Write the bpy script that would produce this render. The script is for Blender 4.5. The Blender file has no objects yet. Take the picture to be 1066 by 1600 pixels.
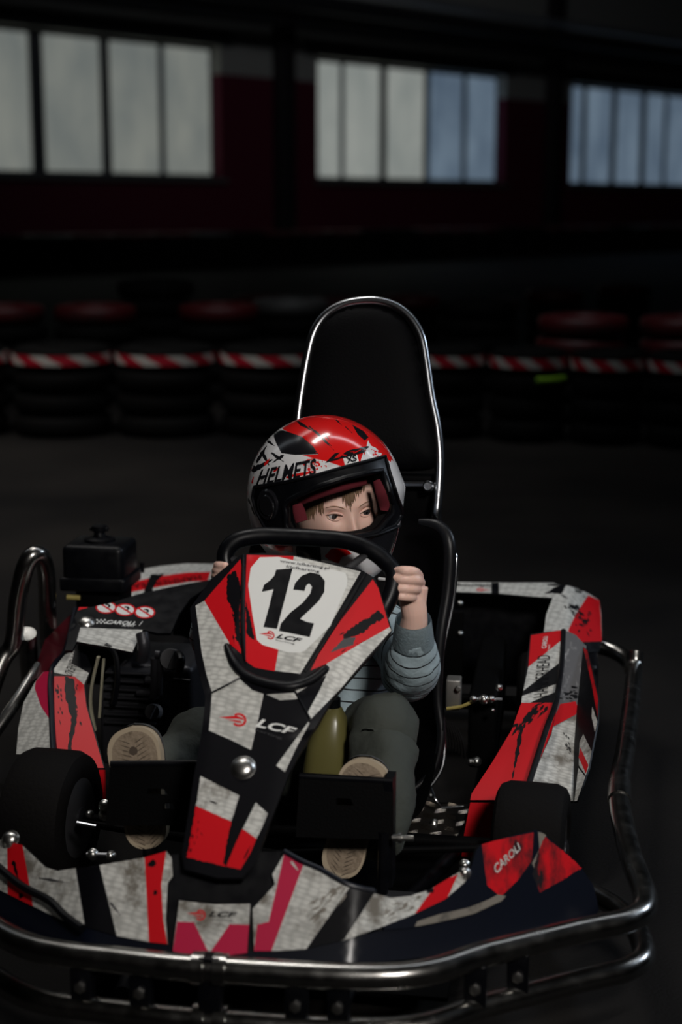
import bpy, bmesh, math, random
from mathutils import Vector, Matrix, geometry
R = math.radians
random.seed(12)
S = bpy.context.scene
COL = S.collection

# ------------------------------------------------------------------ camera, world, lights, exposure
F = 2400.0; TH = R(11.2); CH = 1.25; CXP, CYP = 533.0, 800.0
cam_d = bpy.data.cameras.new('camera'); cam = bpy.data.objects.new('camera', cam_d); COL.objects.link(cam)
cam.location = (0, 0, CH); cam.rotation_euler = (R(90)-TH, 0, 0)
cam_d.sensor_fit = 'VERTICAL'; cam_d.sensor_height = 36.0; cam_d.lens = F/1600*36
cam_d.clip_end = 200
cam_d.dof.use_dof = True; cam_d.dof.focus_distance = 2.86; cam_d.dof.aperture_fstop = 2.4
S.camera = cam
S.view_settings.view_transform = 'Standard'; S.view_settings.look = 'None'
S.view_settings.exposure = 0.0; S.view_settings.gamma = 1.0; S.view_settings.use_curve_mapping = False
w = bpy.data.worlds.new('world'); S.world = w; w.use_nodes = True
w.node_tree.nodes['Background'].inputs[0].default_value = (.55, .7, 1, 1)
w.node_tree.nodes['Background'].inputs[1].default_value = 0.004

def area(name, loc, target, size, power, color=(1, 1, 1), size_y=None, spread=180):
    d = bpy.data.lights.new(name, 'AREA'); o = bpy.data.objects.new(name, d); COL.objects.link(o)
    d.energy = power; d.color = color; d.size = size; d.spread = R(spread)
    if size_y: d.shape = 'RECTANGLE'; d.size_y = size_y
    o.location = loc
    o.rotation_euler = (Vector(target)-Vector(loc)).to_track_quat('-Z', 'Y').to_euler()
    return o
area('hall_lamp_front', (1.05, -.9, 2.9), (.0, 2.6, .55), .6, 5.6, (1, .95, .9), spread=40)
area('hall_lamp_side', (-3.4, 5.2, 4.2), (0, 3.4, .5), .6, 1.8, (.85, .93, 1), 2.6, spread=150)
area('window_light_right', (5.0, 4.4, 3.2), (.5, 2.7, .2), 1.6, 13, (.72, .84, 1), .5, spread=80)  # unseen area light standing in for the windows to the right
area('hall_lamp_overhead', (-.7, 3.8, 4.6), (.2, 2.7, .2), 1.6, 7, (1, .97, .93), .2, spread=75)
area('fill_strip_right', (2.4, 4.0, 4.3), (1.4, 4.0, .2), .2, 9, (.88, .93, 1), 5, spread=100)  # added strip, no known lamp: draws highlights along the side tubes
area('fill_light_floor', (-2.6, 6.3, 5.0), (-2.4, 6.4, 0), 3, 36, (1, .95, .9), 1.6, spread=80)  # added fill light, brightens the floor behind the kart
area('fill_light_barrier', (0, 7.4, 4.6), (0, 9.2, .2), 4, 10, (.9, .95, 1), .8, spread=90)  # added fill light so the near tyre barrier shows
area('fill_light_far_wall', (2, 22, 8), (4, 42, 5), 6, 60, (.85, .9, 1), 1, spread=120)  # added fill light for the far wall top and floor strip

# ------------------------------------------------------------------ kart frame
YAW = R(8.6)
KM = Matrix.Translation((-.19, 2.053, 0)) @ Matrix.Rotation(-YAW, 4, 'Z')
KI = KM.inverted()
CAMW = Vector((0, 0, CH)); CK = KI @ CAMW
def rayw(px, py):
    a = (px-CXP)/F; b = -(py-CYP)/F
    return Vector((a, math.cos(TH)+b*math.sin(TH), -math.sin(TH)+b*math.cos(TH)))
def rayk(px, py): return KI.to_3x3() @ rayw(px, py)
def hit(px, py, ax, val):
    r = rayk(px, py); return CK + r*((val-CK[ax])/r[ax])
def pu(x, y, v): return hit(x, y, 0, v)
def pv(x, y, v): return hit(x, y, 1, v)
def pz(x, y, v): return hit(x, y, 2, v)
def surf_plane(P0, N):
    P0 = Vector(P0); N = Vector(N)
    def f(x, y):
        r = rayk(x, y); return CK + r*(N.dot(P0-CK)/N.dot(r))
    return f
def surf3(a, b, c):
    a, b, c = Vector(a), Vector(b), Vector(c)
    return surf_plane(a, (b-a).cross(c-a))
def surf_fn(g, t0=1.2, t1=5.0, n=120):
    """first crossing of g(p)=0 (g<0 in front) along the ray"""
    def f(x, y):
        r = rayk(x, y); lo = t0; glo = g(CK+r*lo)
        for i in range(1, n+1):
            t = t0+(t1-t0)*i/n; gt = g(CK+r*t)
            if gt >= 0 and glo < 0:
                hi = t
                for _ in range(24):
                    m = (lo+hi)/2
                    if g(CK+r*m) < 0: lo = m
                    else: hi = m
                return CK+r*hi
            lo, glo = t, gt
        return None
    return f

# ------------------------------------------------------------------ materials
MATS = {}
def nd(nt, t, **kw):
    n = nt.nodes.new(t)
    for k, v in kw.items():
        if k in ('operation', 'blend_type', 'data_type', 'feature', 'wave_type', 'bands_direction', 'offset', 'clamp_result', 'distance'): setattr(n, k, v)
    return n
def mat(name, col, rough=.5, metal=0., dirt=0., dirt_col=(.02, .02, .02), dscale=18., dstretch=(1, 1, 1), scales=False, bump=0., bscale=300., coat=0., emit=None, emit_s=1., trans=0., spec=.5, rnoise=0.):
    if name in MATS: return MATS[name]
    m = bpy.data.materials.new(name); m.use_nodes = True; nt = m.node_tree
    b = nt.nodes['Principled BSDF']; L = nt.links.new
    b.inputs['Base Color'].default_value = (*col, 1); b.inputs['Roughness'].default_value = rough
    b.inputs['Metallic'].default_value = metal; b.inputs['Coat Weight'].default_value = coat
    b.inputs['Coat Roughness'].default_value = .12
    b.inputs['Transmission Weight'].default_value = trans; b.inputs['Specular IOR Level'].default_value = spec
    if emit: b.inputs['Emission Color'].default_value = (*emit, 1); b.inputs['Emission Strength'].default_value = emit_s
    tc = nd(nt, 'ShaderNodeTexCoord'); cur = None
    def mix(fac, a, c):
        x = nt.nodes.new('ShaderNodeMix'); x.data_type = 'RGBA'
        L(fac, x.inputs[0])
        if a is None: x.inputs[6].default_value = (*col, 1)
        else: L(a, x.inputs[6])
        x.inputs[7].default_value = (*c, 1); return x.outputs[2]
    height = None
    if scales:
        mp = nd(nt, 'ShaderNodeMapping'); mp.inputs['Rotation'].default_value = (R(-45), 0, R(12)); L(tc.outputs['Object'], mp.inputs[0])
        wv = nd(nt, 'ShaderNodeTexNoise'); wv.inputs['Scale'].default_value = 38; L(mp.outputs[0], wv.inputs['Vector'])
        va = nt.nodes.new('ShaderNodeVectorMath'); va.operation = 'MULTIPLY_ADD'; va.inputs[1].default_value = (.007,)*3
        L(wv.outputs['Color'], va.inputs[0]); L(mp.outputs[0], va.inputs[2])
        m3 = nd(nt, 'ShaderNodeMapping'); m3.inputs['Scale'].default_value = (62, 130, 62); L(va.outputs[0], m3.inputs[0])
        vo = nt.nodes.new('ShaderNodeTexVoronoi'); vo.inputs['Scale'].default_value = 1; vo.inputs['Randomness'].default_value = .45; L(m3.outputs[0], vo.inputs['Vector'])
        mq = nd(nt, 'ShaderNodeMapRange'); mq.inputs[1].default_value = .28; mq.inputs[2].default_value = .72; L(vo.outputs['Distance'], mq.inputs[0])
        cur = mix(mq.outputs[0], None, tuple(c*.62 for c in col))
    if dirt > 0:
        mp2 = nd(nt, 'ShaderNodeMapping'); mp2.inputs['Scale'].default_value = dstretch; L(tc.outputs['Object'], mp2.inputs[0])
        ns = nd(nt, 'ShaderNodeTexNoise'); ns.inputs['Scale'].default_value = dscale; ns.inputs['Detail'].default_value = 8; ns.inputs['Roughness'].default_value = .7
        L(mp2.outputs[0], ns.inputs['Vector'])
        rp = nd(nt, 'ShaderNodeValToRGB'); e = rp.color_ramp.elements
        c0 = .72-.42*dirt
        e[0].position = c0; e[0].color = (0, 0, 0, 1); e[1].position = min(1, c0+.14); e[1].color = (1, 1, 1, 1)
        L(ns.outputs[0], rp.inputs[0]); cur = mix(rp.outputs[0], cur, dirt_col)
    if cur is not None: L(cur, b.inputs['Base Color'])
    if rnoise > 0:
        n2 = nd(nt, 'ShaderNodeTexNoise'); n2.inputs['Scale'].default_value = 35; n2.inputs['Detail'].default_value = 6; L(tc.outputs['Object'], n2.inputs['Vector'])
        mr = nd(nt, 'ShaderNodeMapRange'); mr.inputs[1].default_value = .35; mr.inputs[2].default_value = .7
        mr.inputs[3].default_value = rough; mr.inputs[4].default_value = rough+rnoise; L(n2.outputs[0], mr.inputs[0]); L(mr.outputs[0], b.inputs['Roughness'])
    if bump > 0:
        n3 = nd(nt, 'ShaderNodeTexNoise'); n3.inputs['Scale'].default_value = bscale; n3.inputs['Detail'].default_value = 4; L(tc.outputs['Object'], n3.inputs['Vector'])
        bp = nd(nt, 'ShaderNodeBump'); bp.inputs['Strength'].default_value = bump; bp.inputs['Distance'].default_value = .004
        L(n3.outputs[0], bp.inputs['Height']); L(bp.outputs[0], b.inputs['Normal'])
    MATS[name] = m; return m
WHITE = (.62, .62, .585); RED = (.58, .006, .012)
M = dict(
 white=mat('white_vinyl', WHITE, .34, scales=True, dirt=.12, dirt_col=(.2, .19, .17), dscale=30),
 white_dirty=mat('white_vinyl_grimy', WHITE, .45, scales=True, dirt=.5, dirt_col=(.16, .145, .12), dscale=16),
 plate=mat('number_plate_white', (.75, .76, .74), .3, coat=.3),
 red=mat('red_vinyl', RED, .34, spec=.3),
 red_scuff=mat('red_vinyl_scuffed', RED, .38, spec=.3, dirt=.62, dirt_col=(.012, .01, .012), dscale=14, dstretch=(1, .4, .3)),
 pink=mat('crimson_vinyl', (.5, .012, .06), .35, dirt=.25, dirt_col=(.25, .01, .03), dscale=20),
 blackv=mat('black_vinyl', (.0035, .0035, .005), .38, spec=.18),
 black=mat('black_plastic', (.002, .0022, .0034), .34, rnoise=.15, spec=.22),
 blackgloss=mat('glossy_black_plastic', (.0025, .004, .010), .3, spec=.5, dirt=.15, dirt_col=(.02, .018, .016), dscale=9), worn=mat('worn_highlit_plastic', (.20, .18, .15), .4, dirt=.4, dirt_col=(.06, .055, .05), dscale=22),  # the second also carries the painted highlight of the wing ridge
 matte=mat('matte_black', (.0016, .0016, .0018), .6, bump=.15, spec=.05),
 grey_scratch=mat('scratched_grey', (.12, .12, .125), .35, dirt=.4, dirt_col=(.42, .42, .42), dscale=25, dstretch=(3, 1, .4)),
 dkgrey=mat('dark_grey', (.03, .03, .033), .5),
 rubber=mat('tyre_rubber', (.0045, .004, .004), .75, spec=.09, bump=.3, bscale=150),
 steel=mat('steel_tube', (.33, .325, .31), .2, 1., dirt=.04, dirt_col=(.16, .14, .12), dscale=30, rnoise=.08),
 chrome=mat('chrome', (.34, .35, .37), .24, 1.),
 bolt=mat('bolt_steel', (.6, .59, .56), .3, 1.),
 alu=mat('engine_casting', (.035, .035, .04), .38, .5, bump=.2),
 tread=mat('tread_plate', (.35, .31, .26), .3, 1.),
 fuel=mat('fuel_tank_plastic', (.15, .135, .045), .3, trans=.25),
 seatm=mat('seat_black', (.0035, .0035, .0045), .4, spec=.35),
 pad=mat('pad_black', (.002, .002, .0026), .6, spec=.06, bump=.2),
 helmw=mat('helmet_white', (.66, .66, .67), .16, coat=.6),
 helmr=mat('helmet_red', (.66, .012, .012), .16, coat=.8),
 helmk=mat('helmet_black', (.008, .008, .01), .2, coat=.4),
 lining=mat('helmet_red_lining', (.10, .003, .010), .9, bump=.3, bscale=900),
 blackpad=mat('helmet_black_padding', (.008, .008, .009), .8),
 skin=mat('skin', (.80, .52, .43), .48),
 hair=mat('hair', (.17, .10, .055), .55),
 eyew=mat('eye_white', (.6, .58, .57), .2), iris=mat('iris', (.05, .045, .045), .15), pupil=mat('pupil', (.004, .004, .004), .1),
 lip=mat('lips', (.5, .2, .17), .45), brow=mat('eyebrow', (.33, .2, .13), .7), nail=mat('fingernail', (.72, .48, .42), .3),
 trousers=mat('olive_grey_cotton', (.040, .046, .038), .85, bump=.5, bscale=60),
 soleline=mat('sole_groove', (.07, .05, .035), .8), sole=mat('tan_rubber_sole', (.26, .20, .14), .7, dirt=.42, dirt_col=(.12, .09, .06), dscale=45, bump=.6, bscale=120),
 soleedge=mat('sole_edge', (.42, .34, .24), .6), shoe=mat('shoe_fabric', (.05, .05, .05), .8),
 yellow=mat('brass_hose', (.35, .28, .08), .4),
)
M['skin'].node_tree.nodes['Principled BSDF'].inputs['Subsurface Weight'].default_value = .15
M['skin'].node_tree.nodes['Principled BSDF'].inputs['Subsurface Radius'].default_value = (.012, .004, .002)

# ------------------------------------------------------------------ object helpers
def empty(name, label=None, cat=None, group=None, mw=None, loc=None, parent=None):
    o = bpy.data.objects.new(name, None); COL.objects.link(o); o.empty_display_size = .05
    if parent: o.parent = parent
    if mw is not None: o.matrix_world = mw
    if loc is not None: o.location = loc
    if label: o['label'] = label
    if cat: o['category'] = cat
    if group: o['group'] = group
    return o
def link(name, me, mats, parent=None, mw=None, label=None, cat=None, kind=None, group=None, smooth=True, sharp=35):
    for m in mats: me.materials.append(m)
    o = bpy.data.objects.new(name, me); COL.objects.link(o)
    if smooth:
        me.polygons.foreach_set('use_smooth', [True]*len(me.polygons))
        me.set_sharp_from_angle(angle=R(sharp))
    if parent: o.parent = parent
    if mw is not None: o.matrix_world = mw
    if label: o['label'] = label
    if cat: o['category'] = cat
    if kind: o['kind'] = kind
    if group: o['group'] = group
    return o
def bobj(name, bm, m, parent=None, recalc=True, **kw):
    if recalc: bmesh.ops.recalc_face_normals(bm, faces=bm.faces)
    me = bpy.data.meshes.new(name); bm.to_mesh(me); bm.free()
    return link(name, me, m if isinstance(m, (list, tuple)) else [m], parent, **kw)
def catmull(pts, n=6, closed=False):
    P = [Vector(p) for p in pts]; out = []; N = len(P)
    rng = range(N if closed else N-1)
    for i in rng:
        g = (lambda k: P[k % N]) if closed else (lambda k: P[max(0, min(N-1, k))])
        a, b, c, d = g(i-1), g(i), g(i+1), g(i+2)
        for j in range(n):
            t = j/n
            out.append(.5*((2*b)+(c-a)*t+(2*a-5*b+4*c-d)*t*t+(3*b-a-3*c+d)*t**3))
    if not closed: out.append(P[-1])
    return out
def tube(bm, pts, r, seg=14, n=6, closed=False, smooth=True, caps=True, mi=0, flat=1.0, up=None):
    """r: number or list per control point"""
    rl = r if isinstance(r, (list, tuple)) else [r]*len(pts)
    if smooth and len(pts) > 2:
        q = [Vector((*p, )) for p in pts]; P = catmull(q, n, closed)
        RR = []
        N = len(pts)
        for i in range(len(P)):
            t = i/n; a = int(t); f = t-a
            RR.append(rl[a % N]*(1-f)+rl[(a+1) % N if closed else min(a+1, N-1)]*f)
    else: P = [Vector(p) for p in pts]; RR = rl
    rings = []; prev = None
    for i, p in enumerate(P):
        if closed: t = P[(i+1) % len(P)]-P[i-1]
        else: t = P[min(i+1, len(P)-1)]-P[max(i-1, 0)]
        t.normalize()
        if prev is None:
            a = Vector(up) if up else (Vector((0, 0, 1)) if abs(t.z) < .9 else Vector((1, 0, 0)))
            nrm = (a-t*a.dot(t)).normalized()
        else: nrm = (prev-t*prev.dot(t)).normalized()
        prev = nrm; bn = t.cross(nrm)
        rings.append([bm.verts.new(p+(nrm*math.cos(2*math.pi*k/seg)*flat+bn*math.sin(2*math.pi*k/seg))*RR[i]) for k in range(seg)])
    m = len(rings)
    for i in range(m if closed else m-1):
        A, B = rings[i], rings[(i+1) % m]
        for k in range(seg):
            f = bm.faces.new((A[k], A[(k+1) % seg], B[(k+1) % seg], B[k])); f.material_index = mi
    if caps and not closed:
        for rr in (rings[0], rings[-1]):
            f = bm.faces.new(rr); f.material_index = mi
    return rings
def bx(bm, lo, hi, mi=0, bev=.0, mtx=None):
    vs = [bm.verts.new((x, y, z)) for x in (lo[0], hi[0]) for y in (lo[1], hi[1]) for z in (lo[2], hi[2])]
    fs = [(0, 1, 3, 2), (4, 6, 7, 5), (0, 4, 5, 1), (2, 3, 7, 6), (0, 2, 6, 4), (1, 5, 7, 3)]
    F_ = [bm.faces.new([vs[i] for i in f]) for f in fs]
    for f in F_: f.material_index = mi
    if bev:
        es = list({e for f in F_ for e in f.edges})
        r = bmesh.ops.bevel(bm, geom=es, offset=bev, segments=3, affect='EDGES', profile=.5)
        vs = list({v for f in r['faces'] for v in f.verts} | {v for v in vs if v.is_valid})
        for f in r['faces']: f.material_index = mi
    if mtx: bmesh.ops.transform(bm, matrix=mtx, verts=[v for v in vs if v.is_valid])
def lathe(bm, base, axis, prof, seg=24, mi=0, caps=True):
    """prof: list of (distance along axis, radius)"""
    ax = Vector(axis).normalized(); a = Vector((0, 0, 1)) if abs(ax.z) < .9 else Vector((1, 0, 0))
    n = (a-ax*a.dot(ax)).normalized(); b = ax.cross(n); base = Vector(base); rings = []
    for d, r in prof:
        rings.append([bm.verts.new(base+ax*d+(n*math.cos(2*math.pi*k/seg)+b*math.sin(2*math.pi*k/seg))*max(r, 1e-4)) for k in range(seg)])
    for A, B in zip(rings, rings[1:]):
        for k in range(seg):
            f = bm.faces.new((A[k], A[(k+1) % seg], B[(k+1) % seg], B[k])); f.material_index = mi
    if caps:
        for rr in (rings[0], rings[-1]): bm.faces.new(rr).material_index = mi
def ell(bm, c, rad, mtx3=None, mi=0, seg=20):
    r = bmesh.ops.create_uvsphere(bm, u_segments=seg, v_segments=seg//2+2, radius=1)
    m = Matrix.Translation(Vector(c)) @ ((mtx3.to_4x4()) if mtx3 else Matrix()) @ Matrix.Diagonal((*rad, 1))
    bmesh.ops.transform(bm, matrix=m, verts=r['verts'])
    for v in r['verts']:
        for f in v.link_faces: f.material_index = mi
def inpoly(x, y, P):
    c = False; j = len(P)-1
    for i in range(len(P)):
        xi, yi = P[i][0], P[i][1]; xj, yj = P[j][0], P[j][1]
        if (yi > y) != (yj > y) and x < (xj-xi)*(y-yi)/(yj-yi)+xi: c = not c
        j = i
    return c
def cdt(outline, holes, regions, sp):
    """2-D constrained triangulation; regions = [(polygon, material index)], the last that holds a triangle's centre wins"""
    V2, E2 = [], []
    def addp(P, closed=True):
        s = len(V2); m = len(P)
        for i in range(m):
            a, b = P[i], P[(i+1) % m]; L = math.hypot(b[0]-a[0], b[1]-a[1]); k = max(1, int(L/sp))
            for j in range(k): V2.append(Vector((a[0]+(b[0]-a[0])*j/k, a[1]+(b[1]-a[1])*j/k)))
        e = len(V2)
        for i in range(s, e): E2.append((i, i+1 if i+1 < e else s))
    addp(outline)
    for h in holes: addp(h)
    for r in regions: addp(r[0])
    xs = [p[0] for p in outline]; ys = [p[1] for p in outline]
    y = min(ys)+sp*.4; k = 0
    while y < max(ys):
        x = min(xs)+sp*(.3 if k % 2 else .8)
        while x < max(xs):
            if inpoly(x, y, outline): V2.append(Vector((x, y)))
            x += sp
        y += sp*.87; k += 1
    ov, oe, of, *_ = geometry.delaunay_2d_cdt(V2, E2, [], 0, sp*.01)
    tris, mi = [], []
    for f in of:
        cx = sum(ov[i].x for i in f)/len(f); cy = sum(ov[i].y for i in f)/len(f)
        if not inpoly(cx, cy, outline) or any(inpoly(cx, cy, h) for h in holes): continue
        m = 0
        for P, k in regions:
            if inpoly(cx, cy, P): m = k
        tris.append(tuple(f)); mi.append(m)
    used = sorted({i for t in tris for i in t}); ix = {o: n for n, o in enumerate(used)}
    return [(ov[i].x, ov[i].y) for i in used], [tuple(ix[i] for i in t) for t in tris], mi
_txt = {}
def text_tris(s, bold=0.0, shear=0.0):
    key = (s, bold, shear)
    if key not in _txt:
        c = bpy.data.curves.new('lettering', 'FONT'); c.body = s; c.offset = bold; c.shear = shear; c.resolution_u = 3
        o = bpy.data.objects.new('lettering', c); COL.objects.link(o); bpy.context.view_layer.update()
        me = bpy.data.meshes.new_from_object(o.evaluated_get(bpy.context.evaluated_depsgraph_get()))
        bm = bmesh.new(); bm.from_mesh(me); bmesh.ops.triangulate(bm, faces=bm.faces)
        vs = [(v.co.x, v.co.y) for v in bm.verts]; bm.verts.index_update(); ts = [tuple(v.index for v in f.verts) for f in bm.faces]
        bm.free(); bpy.data.objects.remove(o); bpy.data.curves.remove(c); bpy.data.meshes.remove(me)
        x0 = min(v[0] for v in vs); x1 = max(v[0] for v in vs); y0 = min(v[1] for v in vs); y1 = max(v[1] for v in vs)
        _txt[key] = ([((x-x0)/(x1-x0), (y-y0)/(y1-y0)) for x, y in vs], ts)
    return _txt[key]
def text_px(s, quad, bold=0., shear=0.):
    """quad: pixel corners of the writing in reading order (top left, top right, bottom right, bottom left)"""
    vs, ts = text_tris(s, bold, shear); tl, tr, br, bl = quad; out = []
    for a, b in vs:
        out.append(tuple((bl[k]*(1-a)+br[k]*a)*(1-b)+(tl[k]*(1-a)+tr[k]*a)*b for k in (0, 1)))
    return out, ts
def panel(name, outline, surf, mats, regions=(), holes=(), thick=.004, rim=0, sp=14, decals=(), parent=None, back=None, **kw):
    """a sheet of real thickness cut to an outline, coloured by region, with flat lettering laid on its face"""
    v2, tris, mi = cdt(outline, holes, list(regions), sp)
    me = sheet_mesh(name, v2, tris, mi, surf, thick, rim, decals)
    return link(name, me, [M[k] for k in mats], parent, **kw)
def sheet_geo(v2, tris, mi, surf, thick, rim, decals, V, Fc, FM):
    P = [surf(x, y) for x, y in v2]
    ok = [p is not None for p in P]
    keep = [i for i, t in enumerate(tris) if all(ok[k] for k in t)]
    tris = [tris[i] for i in keep]; mi = [mi[i] for i in keep]
    nr = [Vector((0, 0, 0)) for _ in P]; T = []
    for t in tris:
        a, b, c = (P[k] for k in t); n = (b-a).cross(c-a)
        if n.dot(CK-a) < 0: t = tuple(reversed(t)); n = -n
        for k in t: nr[k] += n
        T.append(t)
    nr = [n.normalized() for n in nr]
    s = len(V); V.extend([p if p is not None else Vector((0, 0, 0)) for p in P])
    for t, m in zip(T, mi): Fc.append(tuple(s+k for k in t)); FM.append(m)
    if thick:
        sb = len(V); V.extend([(P[i]-nr[i]*thick) if ok[i] else Vector((0, 0, 0)) for i in range(len(P))])
        for t in T: Fc.append(tuple(sb+k for k in reversed(t))); FM.append(rim)
        cnt = {}
        for t in T:
            for a, b in ((t[0], t[1]), (t[1], t[2]), (t[2], t[0])): cnt[(a, b)] = 1
        for a, b in cnt:
            if (b, a) not in cnt: Fc.append((s+b, s+a, sb+a, sb+b)); FM.append(rim)
    for (dv, dt, dm, off) in decals:
        s = len(V); Q = []
        for x, y in dv:
            p = surf(x, y); a = surf(x+1, y); b = surf(x, y+1)
            if p is None or a is None or b is None: Q.append(None); V.append(Vector((0, 0, 0))); continue
            n = (a-p).cross(b-p).normalized()
            if n.dot(CK-p) < 0: n = -n
            Q.append(p); V.append(p+n*off)
        for t in dt:
            if any(Q[k] is None for k in t): continue
            a, b, c = (V[s+k] for k in t)
            tt = t if (b-a).cross(c-a).dot(CK-a) > 0 else tuple(reversed(t))
            Fc.append(tuple(s+k for k in tt)); FM.append(dm)
def sheet_mesh(name, v2, tris, mi, surf, thick, rim, decals):
    V, Fc, FM = [], [], []
    sheet_geo(v2, tris, mi, surf, thick, rim, decals, V, Fc, FM)
    me = bpy.data.meshes.new(name); me.from_pydata(V, [], Fc); me.polygons.foreach_set('material_index', FM); me.update()
    return me
def multi(name, pieces, mats, parent=None, **kw):
    """several sheets joined as one part; each piece: dict(outline, surf, regions, thick, rim, decals, sp, base)"""
    V, Fc, FM = [], [], []
    for p in pieces:
        v2, tris, mi = cdt(p['o'], p.get('holes', []), [(p['o'], p.get('base', 0))]+list(p.get('r', [])), p.get('sp', 14))
        sheet_geo(v2, tris, mi, p['s'], p.get('t', .004), p.get('rim', 0), p.get('d', []), V, Fc, FM)
    me = bpy.data.meshes.new(name); me.from_pydata(V, [], Fc); me.polygons.foreach_set('material_index', FM); me.update()
    return link(name, me, [M[k] for k in mats], parent, **kw)
def crop(ox, oy, s):
    return lambda pts: [(ox+x/s, oy+y/s) for x, y in pts]
c1 = crop(340, 620, 2.805); c2 = crop(280, 840, 2.538); c3 = crop(260, 1100, 2.805); c4 = crop(0, 800, 2.961)
c5 = crop(0, 1180, 2.961); c6 = crop(640, 880, 2.502); c7 = crop(600, 1200, 2.288); c8 = crop(240, 1360, 2.317)
def jag(pts, amp=1.2, step=3.0):
    """roughen a polygon's edges as a brush or a scrape would"""
    out = []
    for i in range(len(pts)):
        a, b = pts[i], pts[(i+1) % len(pts)]; L = math.hypot(b[0]-a[0], b[1]-a[1]); k = max(1, int(L/step))
        nx, ny = -(b[1]-a[1])/max(L, .1), (b[0]-a[0])/max(L, .1)
        for j in range(k):
            q = random.uniform(-amp, amp); out.append((a[0]+(b[0]-a[0])*j/k+nx*q, a[1]+(b[1]-a[1])*j/k+ny*q))
    return out
def blob(x, y, r, n=7, j=.35):
    return [(x+r*random.uniform(1-j, 1+j)*math.cos(2*math.pi*k/n), y+r*random.uniform(1-j, 1+j)*math.sin(2*math.pi*k/n)) for k in range(n)]
def stroke(p, q, wd, j=.6):
    L = math.hypot(q[0]-p[0], q[1]-p[1]); nx, ny = -(q[1]-p[1])/L, (q[0]-p[0])/L; k = max(2, int(L/4)); A, B = [], []
    for i in range(k+1):
        t = i/k; ww = wd*(.25+.75*math.sin(math.pi*min(1, t*1.1+.12)))*random.uniform(1-j*.5, 1+j*.5)
        x, y = p[0]+(q[0]-p[0])*t, p[1]+(q[1]-p[1])*t
        A.append((x+nx*ww, y+ny*ww)); B.append((x-nx*ww, y-ny*ww))
    return A+B[::-1]
def scrape(x0, y0, x1, y1, n, ln, wd, ang, mi):
    """a patch of small ragged scrapes between two points"""
    out = []
    for i in range(n):
        t = random.random(); x = x0+(x1-x0)*t+random.gauss(0, wd*2.2); y = y0+(y1-y0)*t+random.gauss(0, wd*2.2); a = R(ang+random.gauss(0, 12)); l = ln*random.uniform(.4, 1.2)
        out.append((stroke((x, y), (x+l*math.cos(a), y+l*math.sin(a)), wd*random.uniform(.4, 1.1), 1), mi))
    return out
def flame(quad, mi):
    """round flame mark: a ring open on the left with three tails"""
    tl, tr, br, bl = quad
    def q(a, b): return tuple((tl[k]*(1-a)+tr[k]*a)*(1-b)+(bl[k]*(1-a)+br[k]*a)*b for k in (0, 1))
    def arc(cx, cy, r0, r1, a0, a1, n=14):
        o = [q(cx+r0*math.cos(R(a0+(a1-a0)*i/n))*.55, cy+r0*math.sin(R(a0+(a1-a0)*i/n))) for i in range(n+1)]
        i_ = [q(cx+r1*math.cos(R(a0+(a1-a0)*i/n))*.55, cy+r1*math.sin(R(a0+(a1-a0)*i/n))) for i in range(n, -1, -1)]
        return o+i_
    return [(arc(.72, .5, .5, .34, -130, 140), mi),
            ([q(0, .38), q(.3, .3), q(.62, .2), q(.86, .34), q(.9, .5), q(.78, .44), q(.6, .42), q(.3, .46)], mi),
            ([q(.3, .55), q(.55, .52), q(.78, .58), q(.84, .72), q(.7, .7), q(.5, .62)], mi)]

# ------------------------------------------------------------------ setting
def floor_mat():
    m = bpy.data.materials.new('worn_asphalt'); m.use_nodes = True; nt = m.node_tree; L = nt.links.new; b = nt.nodes['Principled BSDF']
    tc = nd(nt, 'ShaderNodeTexCoord'); a = nd(nt, 'ShaderNodeTexNoise'); a.inputs['Scale'].default_value = .7; a.inputs['Detail'].default_value = 5; L(tc.outputs['Object'], a.inputs['Vector'])
    c = nd(nt, 'ShaderNodeTexNoise'); c.inputs['Scale'].default_value = 160; c.inputs['Detail'].default_value = 3; L(tc.outputs['Object'], c.inputs['Vector'])
    r = nd(nt, 'ShaderNodeValToRGB'); r.color_ramp.elements[0].color = (.0065, .0062, .0064, 1); r.color_ramp.elements[1].color = (.020, .018, .0165, 1); r.color_ramp.elements[0].position = .35; r.color_ramp.elements[1].position = .68
    L(a.outputs[0], r.inputs[0]); L(r.outputs[0], b.inputs['Base Color']); b.inputs['Roughness'].default_value = .7; b.inputs['Specular IOR Level'].default_value = .08
    bp = nd(nt, 'ShaderNodeBump'); bp.inputs['Strength'].default_value = .5; bp.inputs['Distance'].default_value = .004; L(c.outputs[0], bp.inputs['Height']); L(bp.outputs[0], b.inputs['Normal'])
    return m
def grid_obj(name, pts, m, **kw):
    me = bpy.data.meshes.new(name); me.from_pydata([Vector(p) for p in pts], [], [tuple(range(len(pts)))]); return link(name, me, [m], smooth=False, **kw)
bm = bmesh.new(); bx(bm, (-22, -4, -.2), (34, 72, 0)); bobj('floor', bm, floor_mat(), kind='structure', smooth=False)
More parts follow.
